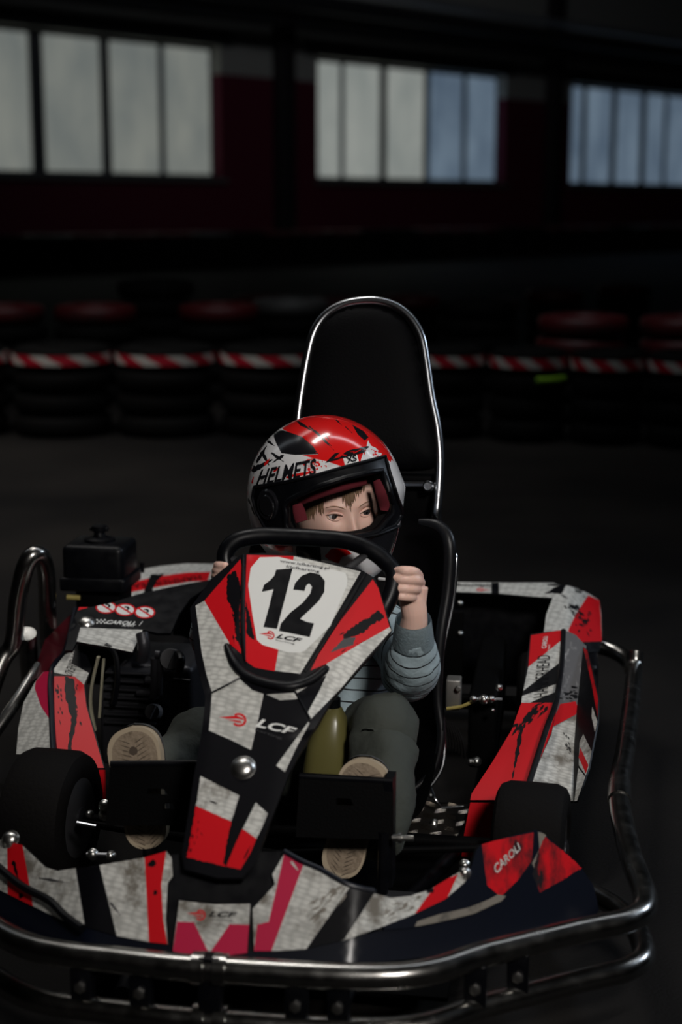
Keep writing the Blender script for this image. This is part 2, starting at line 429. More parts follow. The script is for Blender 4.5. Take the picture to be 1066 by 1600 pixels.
# far wall: left end of the frame 31 m away, receding to the right
W0 = Vector((-7.3, 33, 0)); WD = Vector((.925, 1, 0)).normalized(); WN = Vector((WD.y, -WD.x, 0))     # WN points into the hall
WM = Matrix((( WD.x, -WN.x, 0, W0.x), (WD.y, -WN.y, 0, W0.y), (0, 0, 1, 0), (0, 0, 0, 1)))          # local x along the wall, y outwards, z up
def wallhit(px, py):
    r = rayw(px, py); t = WN.dot(W0-CAMW)/WN.dot(r); p = CAMW+r*t; return ((p-W0).dot(WD), p.z)
def wall_mat(name, zsplit):
    m = bpy.data.materials.new(name); m.use_nodes = True; nt = m.node_tree; L = nt.links.new; b = nt.nodes['Principled BSDF']
    tc = nd(nt, 'ShaderNodeTexCoord'); sx = nd(nt, 'ShaderNodeSeparateXYZ'); L(tc.outputs['Object'], sx.inputs[0])
    g = nt.nodes.new('ShaderNodeMath'); g.operation = 'GREATER_THAN'; g.inputs[1].default_value = zsplit; L(sx.outputs[2], g.inputs[0])
    x = nt.nodes.new('ShaderNodeMix'); x.data_type = 'RGBA'; x.inputs[6].default_value = (.13, .006, .028, 1); x.inputs[7].default_value = (.42, .41, .37, 1)
    L(g.outputs[0], x.inputs[0]); L(x.outputs[2], b.inputs['Base Color']); b.inputs['Roughness'].default_value = .75; return m
zs = wallhit(0, 272)[1]; zt = wallhit(345, 72)[1]; zsp = wallhit(420, 122)[1]
wm = wall_mat('painted_wall', zsp)
wins = [(-70, 345), (497, 789), (893, 1200)]
wx = [(wallhit(a, 200)[0], wallhit(b, 200)[0]) for a, b in wins]
WL, WR, WT = -14.0, 42.0, 9.0
bm = bmesh.new()
bx(bm, (WL, 0, 0), (WR, .5, zs)); bx(bm, (WL, 0, zt), (WR, .5, WT))
xs = [WL]+[q for p in wx for q in p]+[WR]
for i in range(0, len(xs), 2): bx(bm, (xs[i], 0, zs), (xs[i+1], .5, zt))
bobj('wall_far', bm, wm, mw=WM, kind='structure', smooth=False)
bm = bmesh.new(); bx(bm, (-22, -4, WT), (34, 72, WT+.2)); bobj('ceiling', bm, mat('ceiling_grey', (.12, .12, .12), .8), kind='structure', smooth=False)
bm = bmesh.new(); bx(bm, (-22, -4, 0), (-21.6, 17.5, WT)); bobj('wall_left', bm, mat('wall_side_grey', (.10, .02, .03), .8), kind='structure', smooth=False)
bm = bmesh.new(); bx(bm, (33.6, -4, 0), (34, 72, WT)); bobj('wall_right', bm, mat('wall_side_grey', (.10, .02, .03), .8), kind='structure', smooth=False)
bm = bmesh.new(); bx(bm, (-22, -4, 0), (34, -3.6, WT)); bobj('wall_near', bm, mat('wall_side_grey', (.10, .02, .03), .8), kind='structure', smooth=False)
framem = mat('window_frame_grey', (.10, .105, .11), .5); mull = mat('slim_mullion_grey', (.22, .25, .28), .5); sillm = mat('window_sill_grey', (.16, .16, .15), .6)
def pane_mat(name, c0, c1, s):
    m = bpy.data.materials.new(name); m.use_nodes = True; nt = m.node_tree; L = nt.links.new; b = nt.nodes['Principled BSDF']
    tc = nd(nt, 'ShaderNodeTexCoord'); mp = nd(nt, 'ShaderNodeMapping'); mp.inputs['Scale'].default_value = (.9, 1, .45); L(tc.outputs['Object'], mp.inputs[0])
    a = nd(nt, 'ShaderNodeTexNoise'); a.inputs['Scale'].default_value = 1.3; a.inputs['Detail'].default_value = 5; L(mp.outputs[0], a.inputs['Vector'])
    r = nd(nt, 'ShaderNodeValToRGB'); r.color_ramp.elements[0].color = (*c0, 1); r.color_ramp.elements[1].color = (*c1, 1); r.color_ramp.elements[0].position = .3; r.color_ramp.elements[1].position = .7
    L(a.outputs[0], r.inputs[0]); L(r.outputs[0], b.inputs['Emission Color']); b.inputs['Emission Strength'].default_value = s
    b.inputs['Base Color'].default_value = (.05, .05, .05, 1); b.inputs['Roughness'].default_value = .4; return m
paneA = pane_mat('frosted_pane_lit_warm', (.125, .14, .135), (.19, .20, .18), 1.0)
paneB = pane_mat('frosted_pane_lit_pale', (.19, .21, .20), (.27, .285, .265), 1.0)
paneC = pane_mat('frosted_pane_lit_blue', (.065, .095, .135), (.12, .165, .215), 1.0)
pane_px = [[(-70, 62, paneA), (82, 172, paneA), (185, 263, paneA), (271, 345, paneA)],
           [(497, 545, paneB), (551, 607, paneB), (616, 676, paneB), (684, 736, paneC), (742, 789, paneC)],
           [(893, 922, paneC), (929, 968, paneC), (976, 1014, paneC), (1022, 1050, paneC), (1055, 1100, paneC), (1106, 1150, paneC), (1156, 1200, paneC)]]
for wi, pl in enumerate(pane_px):
    root = empty('window_%d' % (wi+1), mw=WM @ Matrix.Translation(((wx[wi][0]+wx[wi][1])/2, .3, zs))); root['kind'] = 'structure'
    off = (wx[wi][0]+wx[wi][1])/2; hw = (wx[wi][1]-wx[wi][0])/2; hh = zt-zs
    bm = bmesh.new(); bx(bm, (-hw, -.02, 0), (hw, .06, .09)); bx(bm, (-hw, -.02, hh-.09), (hw, .06, hh)); bx(bm, (-hw, -.02, 0), (-hw+.06, .06, hh)); bx(bm, (hw-.06, -.02, 0), (hw, .06, hh))
    bobj('window_frame', bm, framem, root, smooth=False)
    for (a, b, m) in pl:
        xa, xb = wallhit(a, 200)[0]-off, wallhit(b, 200)[0]-off
        bm = bmesh.new(); bx(bm, (max(xa, -hw+.04), .01, .05), (min(xb, hw-.04), .03, hh-.06)); bobj('pane', bm, m, root, smooth=False)
    for (a, b) in zip(pl, pl[1:]):
        xa, xb = wallhit(a[1], 200)[0]-off, wallhit(b[0], 200)[0]-off; wide = (b[0]-a[1]) > 8
        bm = bmesh.new(); bx(bm, (xa-.01, -.03 if wide else 0, .05), (xb+.01, .05, hh-.05)); bobj('mullion', bm, framem if wide else mull, root, smooth=False)
    bm = bmesh.new(); bx(bm, (-hw-.1, -.45, -.10), (hw+.1, .1, .0)); bobj('window_sill', bm, sillm, root, smooth=False)
    bm = bmesh.new(); bx(bm, (-hw-.5, -.38, hh), (hw+.35, -.3, hh+.32)); bobj('lintel', bm, mat('dark_lintel', (.03, .03, .03), .7), root, smooth=False)
for i, px in enumerate((-190, 437, 858, 1230)):
    x = wallhit(px, 200)[0]; bm = bmesh.new(); bx(bm, (-.24, -.35, 0), (.24, .01, WT), bev=.02)
    bobj('trim_%d' % (i+1), bm, mat('dark_column_paint', (.02, .016, .018), .6), mw=WM @ Matrix.Translation((x, 0, 0)), kind='structure')
bm = bmesh.new(); bx(bm, (WL, -.10, wallhit(420, 75)[1]), (WR, .01, wallhit(420, 75)[1]+.10)); bx(bm, (WL, -.2, wallhit(420, 40)[1]), (WR, .01, wallhit(420, 40)[1]+.5))
bobj('trim_5', bm, mat('dark_ledge', (.035, .035, .035), .7), mw=WM, kind='structure', smooth=False)
# overhead service pipes
def wall_pt(x, out, z): return WM @ Vector((x, -out, z))
for (o, z, r, m, lb) in ((2.4, wallhit(700, 5)[1]-.55, .09, mat('pale_pipe', (.45, .47, .5), .35, .6), 'pale steel service pipe running high along the hall wall above the windows'),
                         (2.6, wallhit(700, 5)[1]-.95, .2, mat('dark_duct', (.02, .02, .022), .6), 'thick dark duct hanging just below the pale pipe high on the wall')):
    bm = bmesh.new(); tube(bm, [wall_pt(-12, o, z), wall_pt(40, o, z)], r, 16, smooth=False); ob = bobj('service_pipe', bm, m, label=lb, cat='pipe')

# ------------------------------------------------------------------ tyre barriers
def tyre_bm(rad=.27, h=.125, col=0):
    bm = bmesh.new(); prof = [(-h/2, rad*.6), (-h/2, rad*.72), (-h*.42, rad*.93), (-h*.25, rad), (h*.25, rad), (h*.42, rad*.93), (h/2, rad*.72), (h/2, rad*.6), (h*.3, rad*.56), (-h*.3, rad*.56), (-h/2, rad*.6)]
    lathe(bm, (0, 0, h/2), (0, 0, 1), prof, 28, caps=False); return bm
def stripe_mat():
    m = bpy.data.materials.new('red_white_warning_tape'); m.use_nodes = True; nt = m.node_tree; L = nt.links.new; b = nt.nodes['Principled BSDF']
    uv = nd(nt, 'ShaderNodeUVMap'); sx = nd(nt, 'ShaderNodeSeparateXYZ'); L(uv.outputs[0], sx.inputs[0])
    a = nt.nodes.new('ShaderNodeMath'); a.operation = 'ADD'; L(sx.outputs[0], a.inputs[0]); L(sx.outputs[1], a.inputs[1])
    f = nt.nodes.new('ShaderNodeMath'); f.operation = 'FRACT'; L(a.outputs[0], f.inputs[0])
    g = nt.nodes.new('ShaderNodeMath'); g.operation = 'GREATER_THAN'; g.inputs[1].default_value = .45; L(f.outputs[0], g.inputs[0])
    x = nt.nodes.new('ShaderNodeMix'); x.data_type = 'RGBA'; x.inputs[6].default_value = (.62, .60, .56, 1); x.inputs[7].default_value = (.5, .01, .03, 1); L(g.outputs[0], x.inputs[0]); L(x.outputs[2], b.inputs['Base Color']); b.inputs['Roughness'].default_value = .5
    return m
TAPE = stripe_mat()
redpaint = mat('red_painted_tyre', (.08, .004, .006), .5, dirt=.35, dirt_col=(.03, .02, .02), dscale=6)
whitepaint = mat('grey_white_painted_tyre', (.07, .068, .066), .5, dirt=.35, dirt_col=(.03, .03, .03), dscale=6)
TY = {k: None for k in 'brw'}
for k, m in (('b', mat('old_black_tyre', (.0035, .0033, .0033), .8, spec=.12)), ('r', redpaint), ('w', whitepaint)):
    bmt = tyre_bm(); me = bpy.data.meshes.new('tyre'); bmesh.ops.recalc_face_normals(bmt, faces=bmt.faces); bmt.to_mesh(me); bmt.free(); me.materials.append(m); me.polygons.foreach_set('use_smooth', [True]*len(me.polygons)); TY[k] = me
def band_mesh(rad=.279, h=.055, reps=8, a0=0., a1=360.):
    me = bpy.data.meshes.new('warning_tape'); n = 40; V = []; Fc = []; UV = []
    for i in range(n+1):
        a = R(a0+(a1-a0)*i/n); V += [(rad*math.cos(a), rad*math.sin(a), 0), (rad*math.cos(a), rad*math.sin(a), h)]
    for i in range(n): Fc.append((2*i, 2*i+2, 2*i+3, 2*i+1))
    me.from_pydata(V, [], Fc); uv = me.uv_layers.new(name='UVMap')
    for p in me.polygons:
        for li in p.loop_indices:
            vi = me.loops[li].vertex_index; uv.data[li].uv = (vi//2/n*reps*(a1-a0)/360, (vi % 2)*.45)
    me.materials.append(TAPE); me.polygons.foreach_set('use_smooth', [True]*n)
    return me
BAND = band_mesh()
def stack(x, y, cols, label, group, tape=False, rot=0., z0=0., strap=False, sc=1.):
    root = empty('tyre_stack', label, 'tyre stack', group, loc=(x, y, z0)); root.rotation_euler = (0, 0, rot); root.scale = (sc, sc, 1)
    for i, c in enumerate(cols):
        o = bpy.data.objects.new('tyre', TY[c]); COL.objects.link(o); o.parent = root; o.location = (random.uniform(-.008, .008), random.uniform(-.008, .008), i*.126)
    if tape:
        o = bpy.data.objects.new('warning_tape', BAND); COL.objects.link(o); o.parent = root; o.location = (0, 0, .405)
    if strap:
        bm = bmesh.new(); tube(bm, [(.28*math.cos(a), .28*math.sin(a), .345) for a in [R(-125+8*i) for i in range(8)]], .018, 8, 2); bobj('strap', bm, mat('lime_strap', (.25, .5, .03), .5), root)
    return root
row = [(-57, 1, 'leftmost taped tyre stack of the near barrier, cut by the frame'), (103, 1, 'dark tyre stack with striped tape, first fully shown at the left of the near barrier'), (263, 1, 'dark tyre stack with striped tape in front of the tall black hump'), (423, 1, 'dark tyre stack with striped tape just left of the kart headrest'),
       (575, .82, 'taped tyre stack mostly hidden behind the kart headrest'), (698, .72, 'narrow taped tyre stack directly right of the kart headrest'), (820, .76, 'narrow taped tyre stack with lime green strap right of the headrest'), (942, .71, 'narrow dim taped tyre stack beside the one with the green strap'), (1066, .76, 'rightmost taped tyre stack of the near barrier at the frame edge')]
for i, (px, sc_, lb) in enumerate(row):
    d = 8.35-.45*(max(0, px-575)/490)
    stack((px-533)/F*(d+.42), d+.27, 'bbbb', lb, 'tape-wrapped tyre stacks of the near barrier', tape=True, rot=R(random.uniform(0, 360)), strap=(i == 6), sc=sc_)
row2 = [(20, 10.2, 'bbbbr', 'red-topped tyre stack behind the left end of the taped row'), (160, 10.2, 'bbbbr', 'red-topped tyre stack left of the black hump'), (250, 10.95, 'bbbbbb', 'tall all-black tyre stack, the hump of the rear row'), (345, 10.3, 'bbbbr', 'red-topped tyre stack right of the black hump'), (455, 10.9, 'bbbbw', 'pale-topped tyre stack left of the kart headrest'),
        (740, 10.8, 'bbbbb', 'plain black tyre stack behind the taped stack right of the headrest'), (900, 9.2, 'bbbrr', 'red double-topped tyre stack at the right, left one of the red pair'), (1060, 9.1, 'bbbrr', 'red double-topped tyre stack at the far right edge')]
for px, d, c, lb in row2: stack((px-533)/F*(d+.2), d, c, lb, 'painted tyre stacks of the rear barrier', rot=R(random.uniform(0, 360)))
row3 = [(415, 13.5, 'bbbr', 'small red-topped tyre stack across the track left of the headrest'), (525, 13.2, 'bbbr', 'small red-topped tyre stack across the track partly behind the headrest'), (640, 13.6, 'bbbr', 'small red-topped tyre stack across the track above the headrest'), (755, 13.0, 'bbbr', 'small red-topped tyre stack across the track right of the headrest'),
        (860, 14.5, 'bbbr', 'faint red-topped tyre stack far right across the track'), (965, 15.5, 'bbbr', 'faintest red-topped tyre stack beyond the right red pair')]
for px, d, c, lb in row3: stack((px-533)/F*(d+.2), d, c, lb, 'tyre stacks across the track', rot=R(random.uniform(0, 360)))
k = 0
for i in range(26):
    x = 1.2+i*.86 if i else 1.2
    c = 'bbbbbr' if (i*7) % 5 in (1, 3, 0) else ('bbbbbw' if i % 4 == 2 else 'bbbbbb')
    p = wall_pt(-3.2+i*1.05, 3.2, 0)
    nm = {'r': 'red-topped', 'w': 'pale-topped', 'b': 'all-black'}[c[-1]]
    stack(p.x, p.y, c, nm+' tyre stack in the farthest row below the hall windows', nm+' stacks of the farthest barrier row', rot=.3*i, sc=1.85)

# ------------------------------------------------------------------ the kart
kart = empty('go_kart', 'red, white and black rental go-kart number 12 with steel bumper tubes', 'go-kart', mw=KM)
# --- bumper tubes
UP = [tuple(pv(-60, 1185, .86)), (-.61, .46, .19), (-.63, .30, .18), (-.605, .227, .178), (-.523, .182, .178), (-.393, .091, .178), (-.27, .008, .178), (-.139, -.01, .178), (.01, -.016, .178), (.27, .002, .178), (.393, .088, .178), (.523, .178, .178), (.605, .232, .178), (.632, .30, .18), (.612, .464, .19), (.6, .694, .2), (.618, .92, .2), (.64, 1.22, .2), (.655, 1.46, .2), (.657, 1.50, .205), (.658, 1.515, .235)]
bm = bmesh.new(); tube(bm, UP, .0195, 18, 8); bobj('bumper_tube', bm, M['steel'], kart)
LO = [(x, y-.004, .098) for x, y, z in UP[3:14]]
bm = bmesh.new(); tube(bm, [(-.6, .45, .09)]+LO+[(.6, .45, .09), (.5, .6, .07)], .0185, 18, 8); bobj('bumper_tube', bm, M['steel'], kart)
bm = bmesh.new(); tube(bm, [(.650, 1.47, .2), (.648, 1.52, .2), (.625, 1.57, .21), (.57, 1.60, .22), (.48, 1.60, .22)], .0195, 16, 6); bobj('bumper_tube', bm, M['steel'], kart)
bm = bmesh.new(); tube(bm, [(.60, .66, .2), (.601, .70, .2), (.603, .74, .2)], .0215, 16, 2); bobj('tube_joint', bm, M['steel'], kart)
for dx in (-.012, .02):
    for z in (.178, .098):
        bm = bmesh.new(); tube(bm, [(.0+dx-.009, -.016, z), (.0+dx+.009, -.016, z)], .0235, 18, smooth=False); bobj('clamp', bm, M['steel'], kart)
bm = bmesh.new(); bx(bm, (-.012, -.028, .08), (.022, -.004, .2), bev=.003); bobj('clamp_plate', bm, M['black'], kart)
for (x, y) in ((-.19, -.006), (-.10, -.01), (.13, -.012), (.19, -.008), (.38, .075), (.44, .12)):
    bm = bmesh.new(); bx(bm, (x-.016, y-.012, .092), (x+.016, y+.012, .17), bev=.003); b_ = bobj('bracket', bm, M['black'], kart)
    bm = bmesh.new(); lathe(bm, (x, y-.012, .135), (0, -1, 0), [(0, .009), (.005, .009), (.006, .007)], 6); bobj('bracket_bolt', bm, M['bolt'], b_)
# left guard hoop by the engine
bm = bmesh.new(); tube(bm, [pv(-40, 1160, 1.0), pv(0, 1040, 1.08), pv(20, 1005, 1.1), pv(28, 935, 1.1), pv(42, 880, 1.1), pv(60, 866, 1.12), pv(72, 893, 1.16), pv(74, 955, 1.2), pv(76, 1010, 1.24)], .02, 16, 8); bobj('guard_tube', bm, M['steel'], kart)
bm = bmesh.new(); tube(bm, [pv(-40, 1190, .9), pv(20, 1105, 1.0), pv(60, 1040, 1.1)], .0135, 14, 6); tube(bm, [pv(42, 990, 1.12), pv(48, 1070, 1.2)], .021, 16, smooth=False); bobj('guard_tube', bm, M['steel'], kart)

# --- front cover
def gfront(p):
    u, v, z = p; a = max(0, abs(u+.0)-.20)
    base = .055+.72*a+(.25*a*a)
    k = .75*max(z-.2, -.06)
    return v-(base+k)
SF = surf_fn(gfront, 1.4, 4, 60)
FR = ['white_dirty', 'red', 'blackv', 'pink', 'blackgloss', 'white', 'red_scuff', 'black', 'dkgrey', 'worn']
left_o = [(-30, 1300), (0, 1312), (34, 1320), (71, 1355), (90, 1361), (115, 1357), (155, 1352), (190, 1346), (225, 1340), (260, 1330), (268, 1340), (270, 1369), (262, 1380), (259, 1437), (262, 1475), (233, 1472), (182, 1462), (133, 1448), (98, 1438), (51, 1416), (0, 1391), (-30, 1375)]
left_r = [([(11, 1310), (35, 1318), (52, 1418), (12, 1399)], 1), ([(117, 1350), (155, 1350), (183, 1464), (133, 1450)], 2), ([(226, 1336), (260, 1328), (252, 1383), (255, 1437), (262, 1477), (233, 1475)], 1)]
left_r += [(jag(stroke((20, 1345), (28, 1372), 3), .8), 2), (blob(33, 1400, 4, 9), 2), (blob(238, 1350, 6, 9), 2), (blob(243, 1395, 4, 9), 2), (stroke((172, 1410), (188, 1430), 2.2), 8), (stroke((60, 1372), (110, 1380), 2), 8)]
mid_o = [(280, 1407), (335, 1413), (391, 1412), (389, 1450), (386, 1489), (326, 1497), (270, 1486), (276, 1440)]
mid_r = [([(277, 1440), (303, 1441), (327, 1490), (322, 1497), (270, 1486)], 3), ([(359, 1444), (390, 1445), (386, 1489), (326, 1497), (327, 1490)], 3)]
mid_r += flame([c8([(120, 140)])[0], c8([(190, 142)])[0], c8([(188, 183)])[0], c8([(118, 180)])[0]], 1)
right_o = [(444, 1334), (473, 1350), (503, 1363), (545, 1386), (585, 1396), (611, 1403), (641, 1400), (672, 1390), (700, 1373), (731, 1355), (735, 1362), (727, 1378), (696, 1405), (648, 1428), (600, 1447), (542, 1468), (477, 1483), (430, 1486), (397, 1486), (395, 1420), (430, 1382), (426, 1366)]
right_r = [([(444, 1334), (474, 1352), (424, 1487), (397, 1487), (402, 1445), (420, 1440), (434, 1380)], 3), ([(551, 1380), (587, 1392), (538, 1468), (523, 1474), (477, 1485)], 2), ([(683, 1380), (716, 1366), (698, 1406), (646, 1431)], 1),
           (stroke((455, 1346), (466, 1360), 2.5), 5)]
right_r += scrape(540, 1385, 490, 1425, 22, 20, 2.4, 135, 9)+scrape(660, 1400, 600, 1432, 16, 14, 2.0, 150, 9)+[(jag(blob(672, 1391, 6, 9), .8), 2)]
wing1 = [(744, 1330), (751, 1320), (795, 1307), (836, 1297), (846, 1299), (838, 1340), (815, 1372), (784, 1408), (740, 1428), (690, 1440), (640, 1450), (600, 1453), (600, 1447), (648, 1428), (696, 1405), (727, 1380), (738, 1350)]
w1r = [(c7([(350, 270), (440, 250), (535, 230), (530, 330), (480, 400), (418, 460), (370, 420), (362, 370)]), 6), (c7([(552, 228), (556, 290), (530, 340), (478, 415), (440, 458), (408, 452), (370, 472), (300, 500), (200, 522), (120, 548), (110, 566), (250, 562), (340, 545), (405, 522), (458, 488), (505, 440), (545, 380), (572, 310), (580, 238)]), 9)]  # pale ridge strip: wear plus the ridge's highlight painted in
wing2 = [(846, 1299), (851, 1303), (880, 1328), (909, 1355), (928, 1385), (936, 1420), (925, 1448), (880, 1462), (780, 1478), (700, 1492), (600, 1503), (500, 1510), (397, 1512), (397, 1486), (430, 1486), (477, 1483), (542, 1468), (600, 1453), (640, 1450), (690, 1440), (740, 1428), (784, 1408), (815, 1372), (838, 1340)]
w2r = [(c7([(552, 228), (556, 290), (530, 340), (545, 380), (572, 310), (580, 238)]), 9), (jag(c7([(575, 245), (640, 295), (708, 358), (640, 400), (557, 445), (530, 380), (545, 320)]), .8), 6)]  # first region continues the painted highlight and wear up the ridge
leftblk = [(-30, 1375), (0, 1391), (51, 1416), (98, 1438), (133, 1448), (182, 1462), (233, 1472), (262, 1475), (270, 1486), (326, 1497), (386, 1489), (397, 1486), (397, 1520), (200, 1520), (60, 1500), (-30, 1465)]
gap1 = [(268, 1335), (445, 1330), (444, 1334), (426, 1366), (430, 1382), (395, 1420), (397, 1486), (386, 1489), (391, 1412), (335, 1411), (280, 1405), (270, 1486), (262, 1475), (262, 1380), (270, 1369)]
def lower(f, d):
    def g(x, y):
        p = f(x, y); r = rayk(x, y).normalized(); return None if p is None else p+r*d
    return g
tx = lambda s, q, mi, bold=0., sh=0., off=.0012: (*text_px(s, q, bold, sh), mi, off)
LCFT = dict(bold=.03, sh=.25)
cover = multi('front_bumper_cover', [
    dict(o=left_o, s=SF, r=left_r, base=0, rim=7, t=.006), dict(o=mid_o, s=SF, r=mid_r, base=0, rim=7, t=.006, d=[tx('LCF', c8([(203, 148), (305, 152), (300, 172), (200, 168)]), 2, .03, .25), tx('karting', c8([(212, 177), (288, 180), (287, 186), (210, 184)]), 8)]),
    dict(o=right_o, s=SF, r=right_r, base=0, rim=7, t=.006),
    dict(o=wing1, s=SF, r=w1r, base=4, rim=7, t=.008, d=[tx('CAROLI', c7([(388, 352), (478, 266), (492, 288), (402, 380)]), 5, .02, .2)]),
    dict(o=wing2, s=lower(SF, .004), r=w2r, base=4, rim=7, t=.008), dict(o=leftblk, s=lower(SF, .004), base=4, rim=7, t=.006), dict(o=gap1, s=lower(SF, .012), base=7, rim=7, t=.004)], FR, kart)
def dome(parent, p, axis, r=.012, name='bolt', m=None):
    bm = bmesh.new(); lathe(bm, p, axis, [(-.004, r*1.25), (0, r*1.25), (.0015, r*1.1), (.004, r), (.007, r*.75), (.009, r*.3)], 18)
    return bobj(name, bm, m or M['bolt'], parent)
AXF = (0, -.7, .7)
dome(cover, SF(16, 1311), AXF, .012); dome(cover, SF(726, 1364), AXF, .008)
bm = bmesh.new(); tube(bm, [SF(x, y)+Vector((0, -.01, .006)) for x, y in ((-20, 1335), (0, 1355), (40, 1387), (80, 1408), (105, 1432), (132, 1452))], .0065, 10, 6); bobj('edge_tube', bm, M['black'], cover)
bm = bmesh.new(); tube(bm, [SF(x, y)+Vector((0, .0, .003)) for x, y in ((444, 1333), (473, 1349), (503, 1362), (545, 1385), (585, 1395))], .004, 10, 4); bobj('edge_lip', bm, M['blackgloss'], cover)

# --- steering fairing with the number
def gfair(p):
    u, v, z = p
    zz = .283+.94*(v-.10)
    uL = -.045; uR = .06+max(0, (v-.33))*.62
    d = 0
    if v > .27:
        k = min(1, (v-.27)/.08)
        d = k*(.45*max(0, uL-u)+.55*max(0, u-uR))
    else: d = .25*max(0, abs(u-.0)-.055)
    return -(z-(zz-d))
SN = surf_fn(gfair, 1.2, 4.0, 80)
fair_o = [(374, 868), (384, 865), (420, 864), (459, 867), (510, 878), (564, 890), (586, 903), (600, 942), (613, 985), (560, 1046), (520, 1092), (498, 1128), (478, 1160), (452, 1208), (430, 1265), (408, 1320), (396, 1352), (378, 1372), (340, 1372), (288, 1358), (284, 1335), (296, 1260), (303, 1212), (316, 1140), (321, 1090), (305, 1030), (297, 950), (330, 905)]
NM = ['blackv', 'white', 'red', 'plate', 'black', 'red_scuff', 'white_dirty', 'dkgrey']
fr = []
fr.append((c2([(65, 270), (100, 250), (200, 420), (190, 425), (240, 530), (240, 558), (130, 613), (108, 540), (90, 460)]), 1))
fr.append((c2([(243, 85), (170, 170), (100, 250), (200, 420), (245, 460), (250, 250), (250, 130)]), 2))
fr += [(jag(c2([(190, 150), (225, 130), (245, 200), (240, 330), (248, 445), (225, 400), (215, 300), (190, 240)]), 1.2), 0)]
fr += scrape(*c2([(215, 180)])[0], *c2([(225, 400)])[0], 18, 9, 1.3, 70, 0)
fr.append((c2([(268, 68), (455, 73), (720, 135), (600, 345), (480, 540), (370, 527), (300, 515), (265, 490), (262, 250)]), 1))
fr.append((c2([(268, 68), (455, 73), (380, 530), (300, 515), (265, 490), (262, 250)]), 2))
fr += [(jag(c2([(262, 240), (285, 330), (300, 405), (285, 400), (268, 380)]), 1), 0)]
fr.append((c2([(320, 78), (395, 76), (660, 140), (668, 165), (665, 190), (600, 350), (500, 448), (480, 456), (430, 455), (330, 425), (308, 405), (290, 300), (274, 190), (284, 120)]), 3))
fr.append((c2([(385, 127), (450, 122), (420, 240), (388, 362), (334, 355), (355, 280), (374, 205), (345, 212), (328, 215), (336, 188), (362, 168), (378, 150)]), 4))
fr.append((c2([(452, 207), (460, 180), (485, 152), (520, 138), (558, 146), (578, 172), (576, 215), (555, 250), (520, 285), (480, 322), (505, 334), (535, 340), (518, 395), (455, 382), (396, 370), (404, 340), (440, 298), (490, 258), (520, 222), (527, 195), (516, 182), (504, 190), (497, 212), (475, 209)]), 4))
fr += flame([c2([(315, 368)])[0], c2([(378, 370)])[0], c2([(380, 405)])[0], c2([(318, 402)])[0]], 2)
fr.append((c2([(768, 165), (790, 200), (835, 355), (720, 420), (585, 500), (522, 526), (560, 450), (640, 330)]), 2))
fr += scrape(*c2([(650, 395)])[0], *c2([(800, 310)])[0], 34, 9, 1.8, -35, 0)+scrape(*c2([(640, 465)])[0], *c2([(720, 425)])[0], 10, 8, 1.2, -25, 0)
fr += [(jag(c2([(652, 385), (700, 345), (740, 325), (785, 290), (808, 300), (812, 318), (765, 345), (735, 375), (690, 392), (652, 408)]), 1.6), 0)]+[(jag(c2([(640, 470), (690, 440), (730, 418), (735, 426), (690, 455), (650, 474)]), 1), 0)]
fr += [(jag(c2([(600, 455), (650, 400), (700, 395), (690, 425)]), 1.), 7)]
fr.append((c2([(835, 355), (842, 368), (740, 480), (640, 600), (520, 722), (510, 694), (560, 600), (585, 545), (470, 615), (455, 612), (540, 565), (585, 510), (585, 500), (720, 420)]), 1))
fr.append((c2([(130, 618), (240, 560), (290, 605), (335, 620), (310, 740), (285, 842), (200, 800), (118, 765), (125, 690)]), 1))
fr += flame([c2([(158, 692)])[0], c2([(268, 697)])[0], c2([(268, 752)])[0], c2([(155, 745)])[0]], 2)
fr.append((c2([(345, 622), (460, 615), (470, 640), (400, 645)]), 1))
fr.append((c3([(622, 78), (555, 170), (482, 270), (520, 298), (570, 190), (628, 85)]), 1))
fr.append((jag(c3([(150, 315), (320, 402), (285, 515), (130, 447)]), .5), 6)); fr.append((jag(c3([(130, 447), (285, 515), (262, 620), (250, 690), (262, 712), (90, 672), (110, 560)]), .8), 2))
fr.append((c3([(392, 432), (445, 480), (420, 540), (395, 590), (335, 547)]), 6)); fr.append((c3([(333, 547), (395, 590), (370, 650), (325, 725), (262, 712), (300, 620)]), 2))
fr += scrape(*c3([(150, 460)])[0], *c3([(110, 640)])[0], 8, 6, 1.4, 80, 0)+[(stroke(*c3([(190, 425), (225, 437)]), 2), 0), (stroke(*c3([(250, 700), (300, 600)]), 3), 0), (stroke(*c3([(340, 680), (370, 620)]), 1.5), 0)]
nose = panel('number_fairing', fair_o, SN, NM, fr, thick=.012, rim=4, sp=12, parent=kart, decals=[
    tx('www.lcfkarting.pl', c2([(402, 88), (597, 118), (594, 131), (400, 101)]), 7, .01), tx('f/lcfkarting', c2([(425, 110), (558, 130), (556, 144), (423, 123)]), 7, .01),
    tx('LCF', c2([(395, 382), (492, 402), (480, 418), (383, 399)]), 4, .03, .25), tx('karting', c2([(385, 404), (460, 420), (457, 427), (383, 411)]), 7),
    tx('LCF', c3([(405, 62), (575, 108), (560, 138), (388, 100)]), 3, .03, .25), tx('karting', c3([(392, 108), (508, 145), (503, 160), (388, 121)]), 7)])
dome(nose, SN(380, 1200), AXF, .0165)
NF = Vector((0, -.7, .72)).normalized()
def on(x, y, h): return SN(x, y)+NF*h
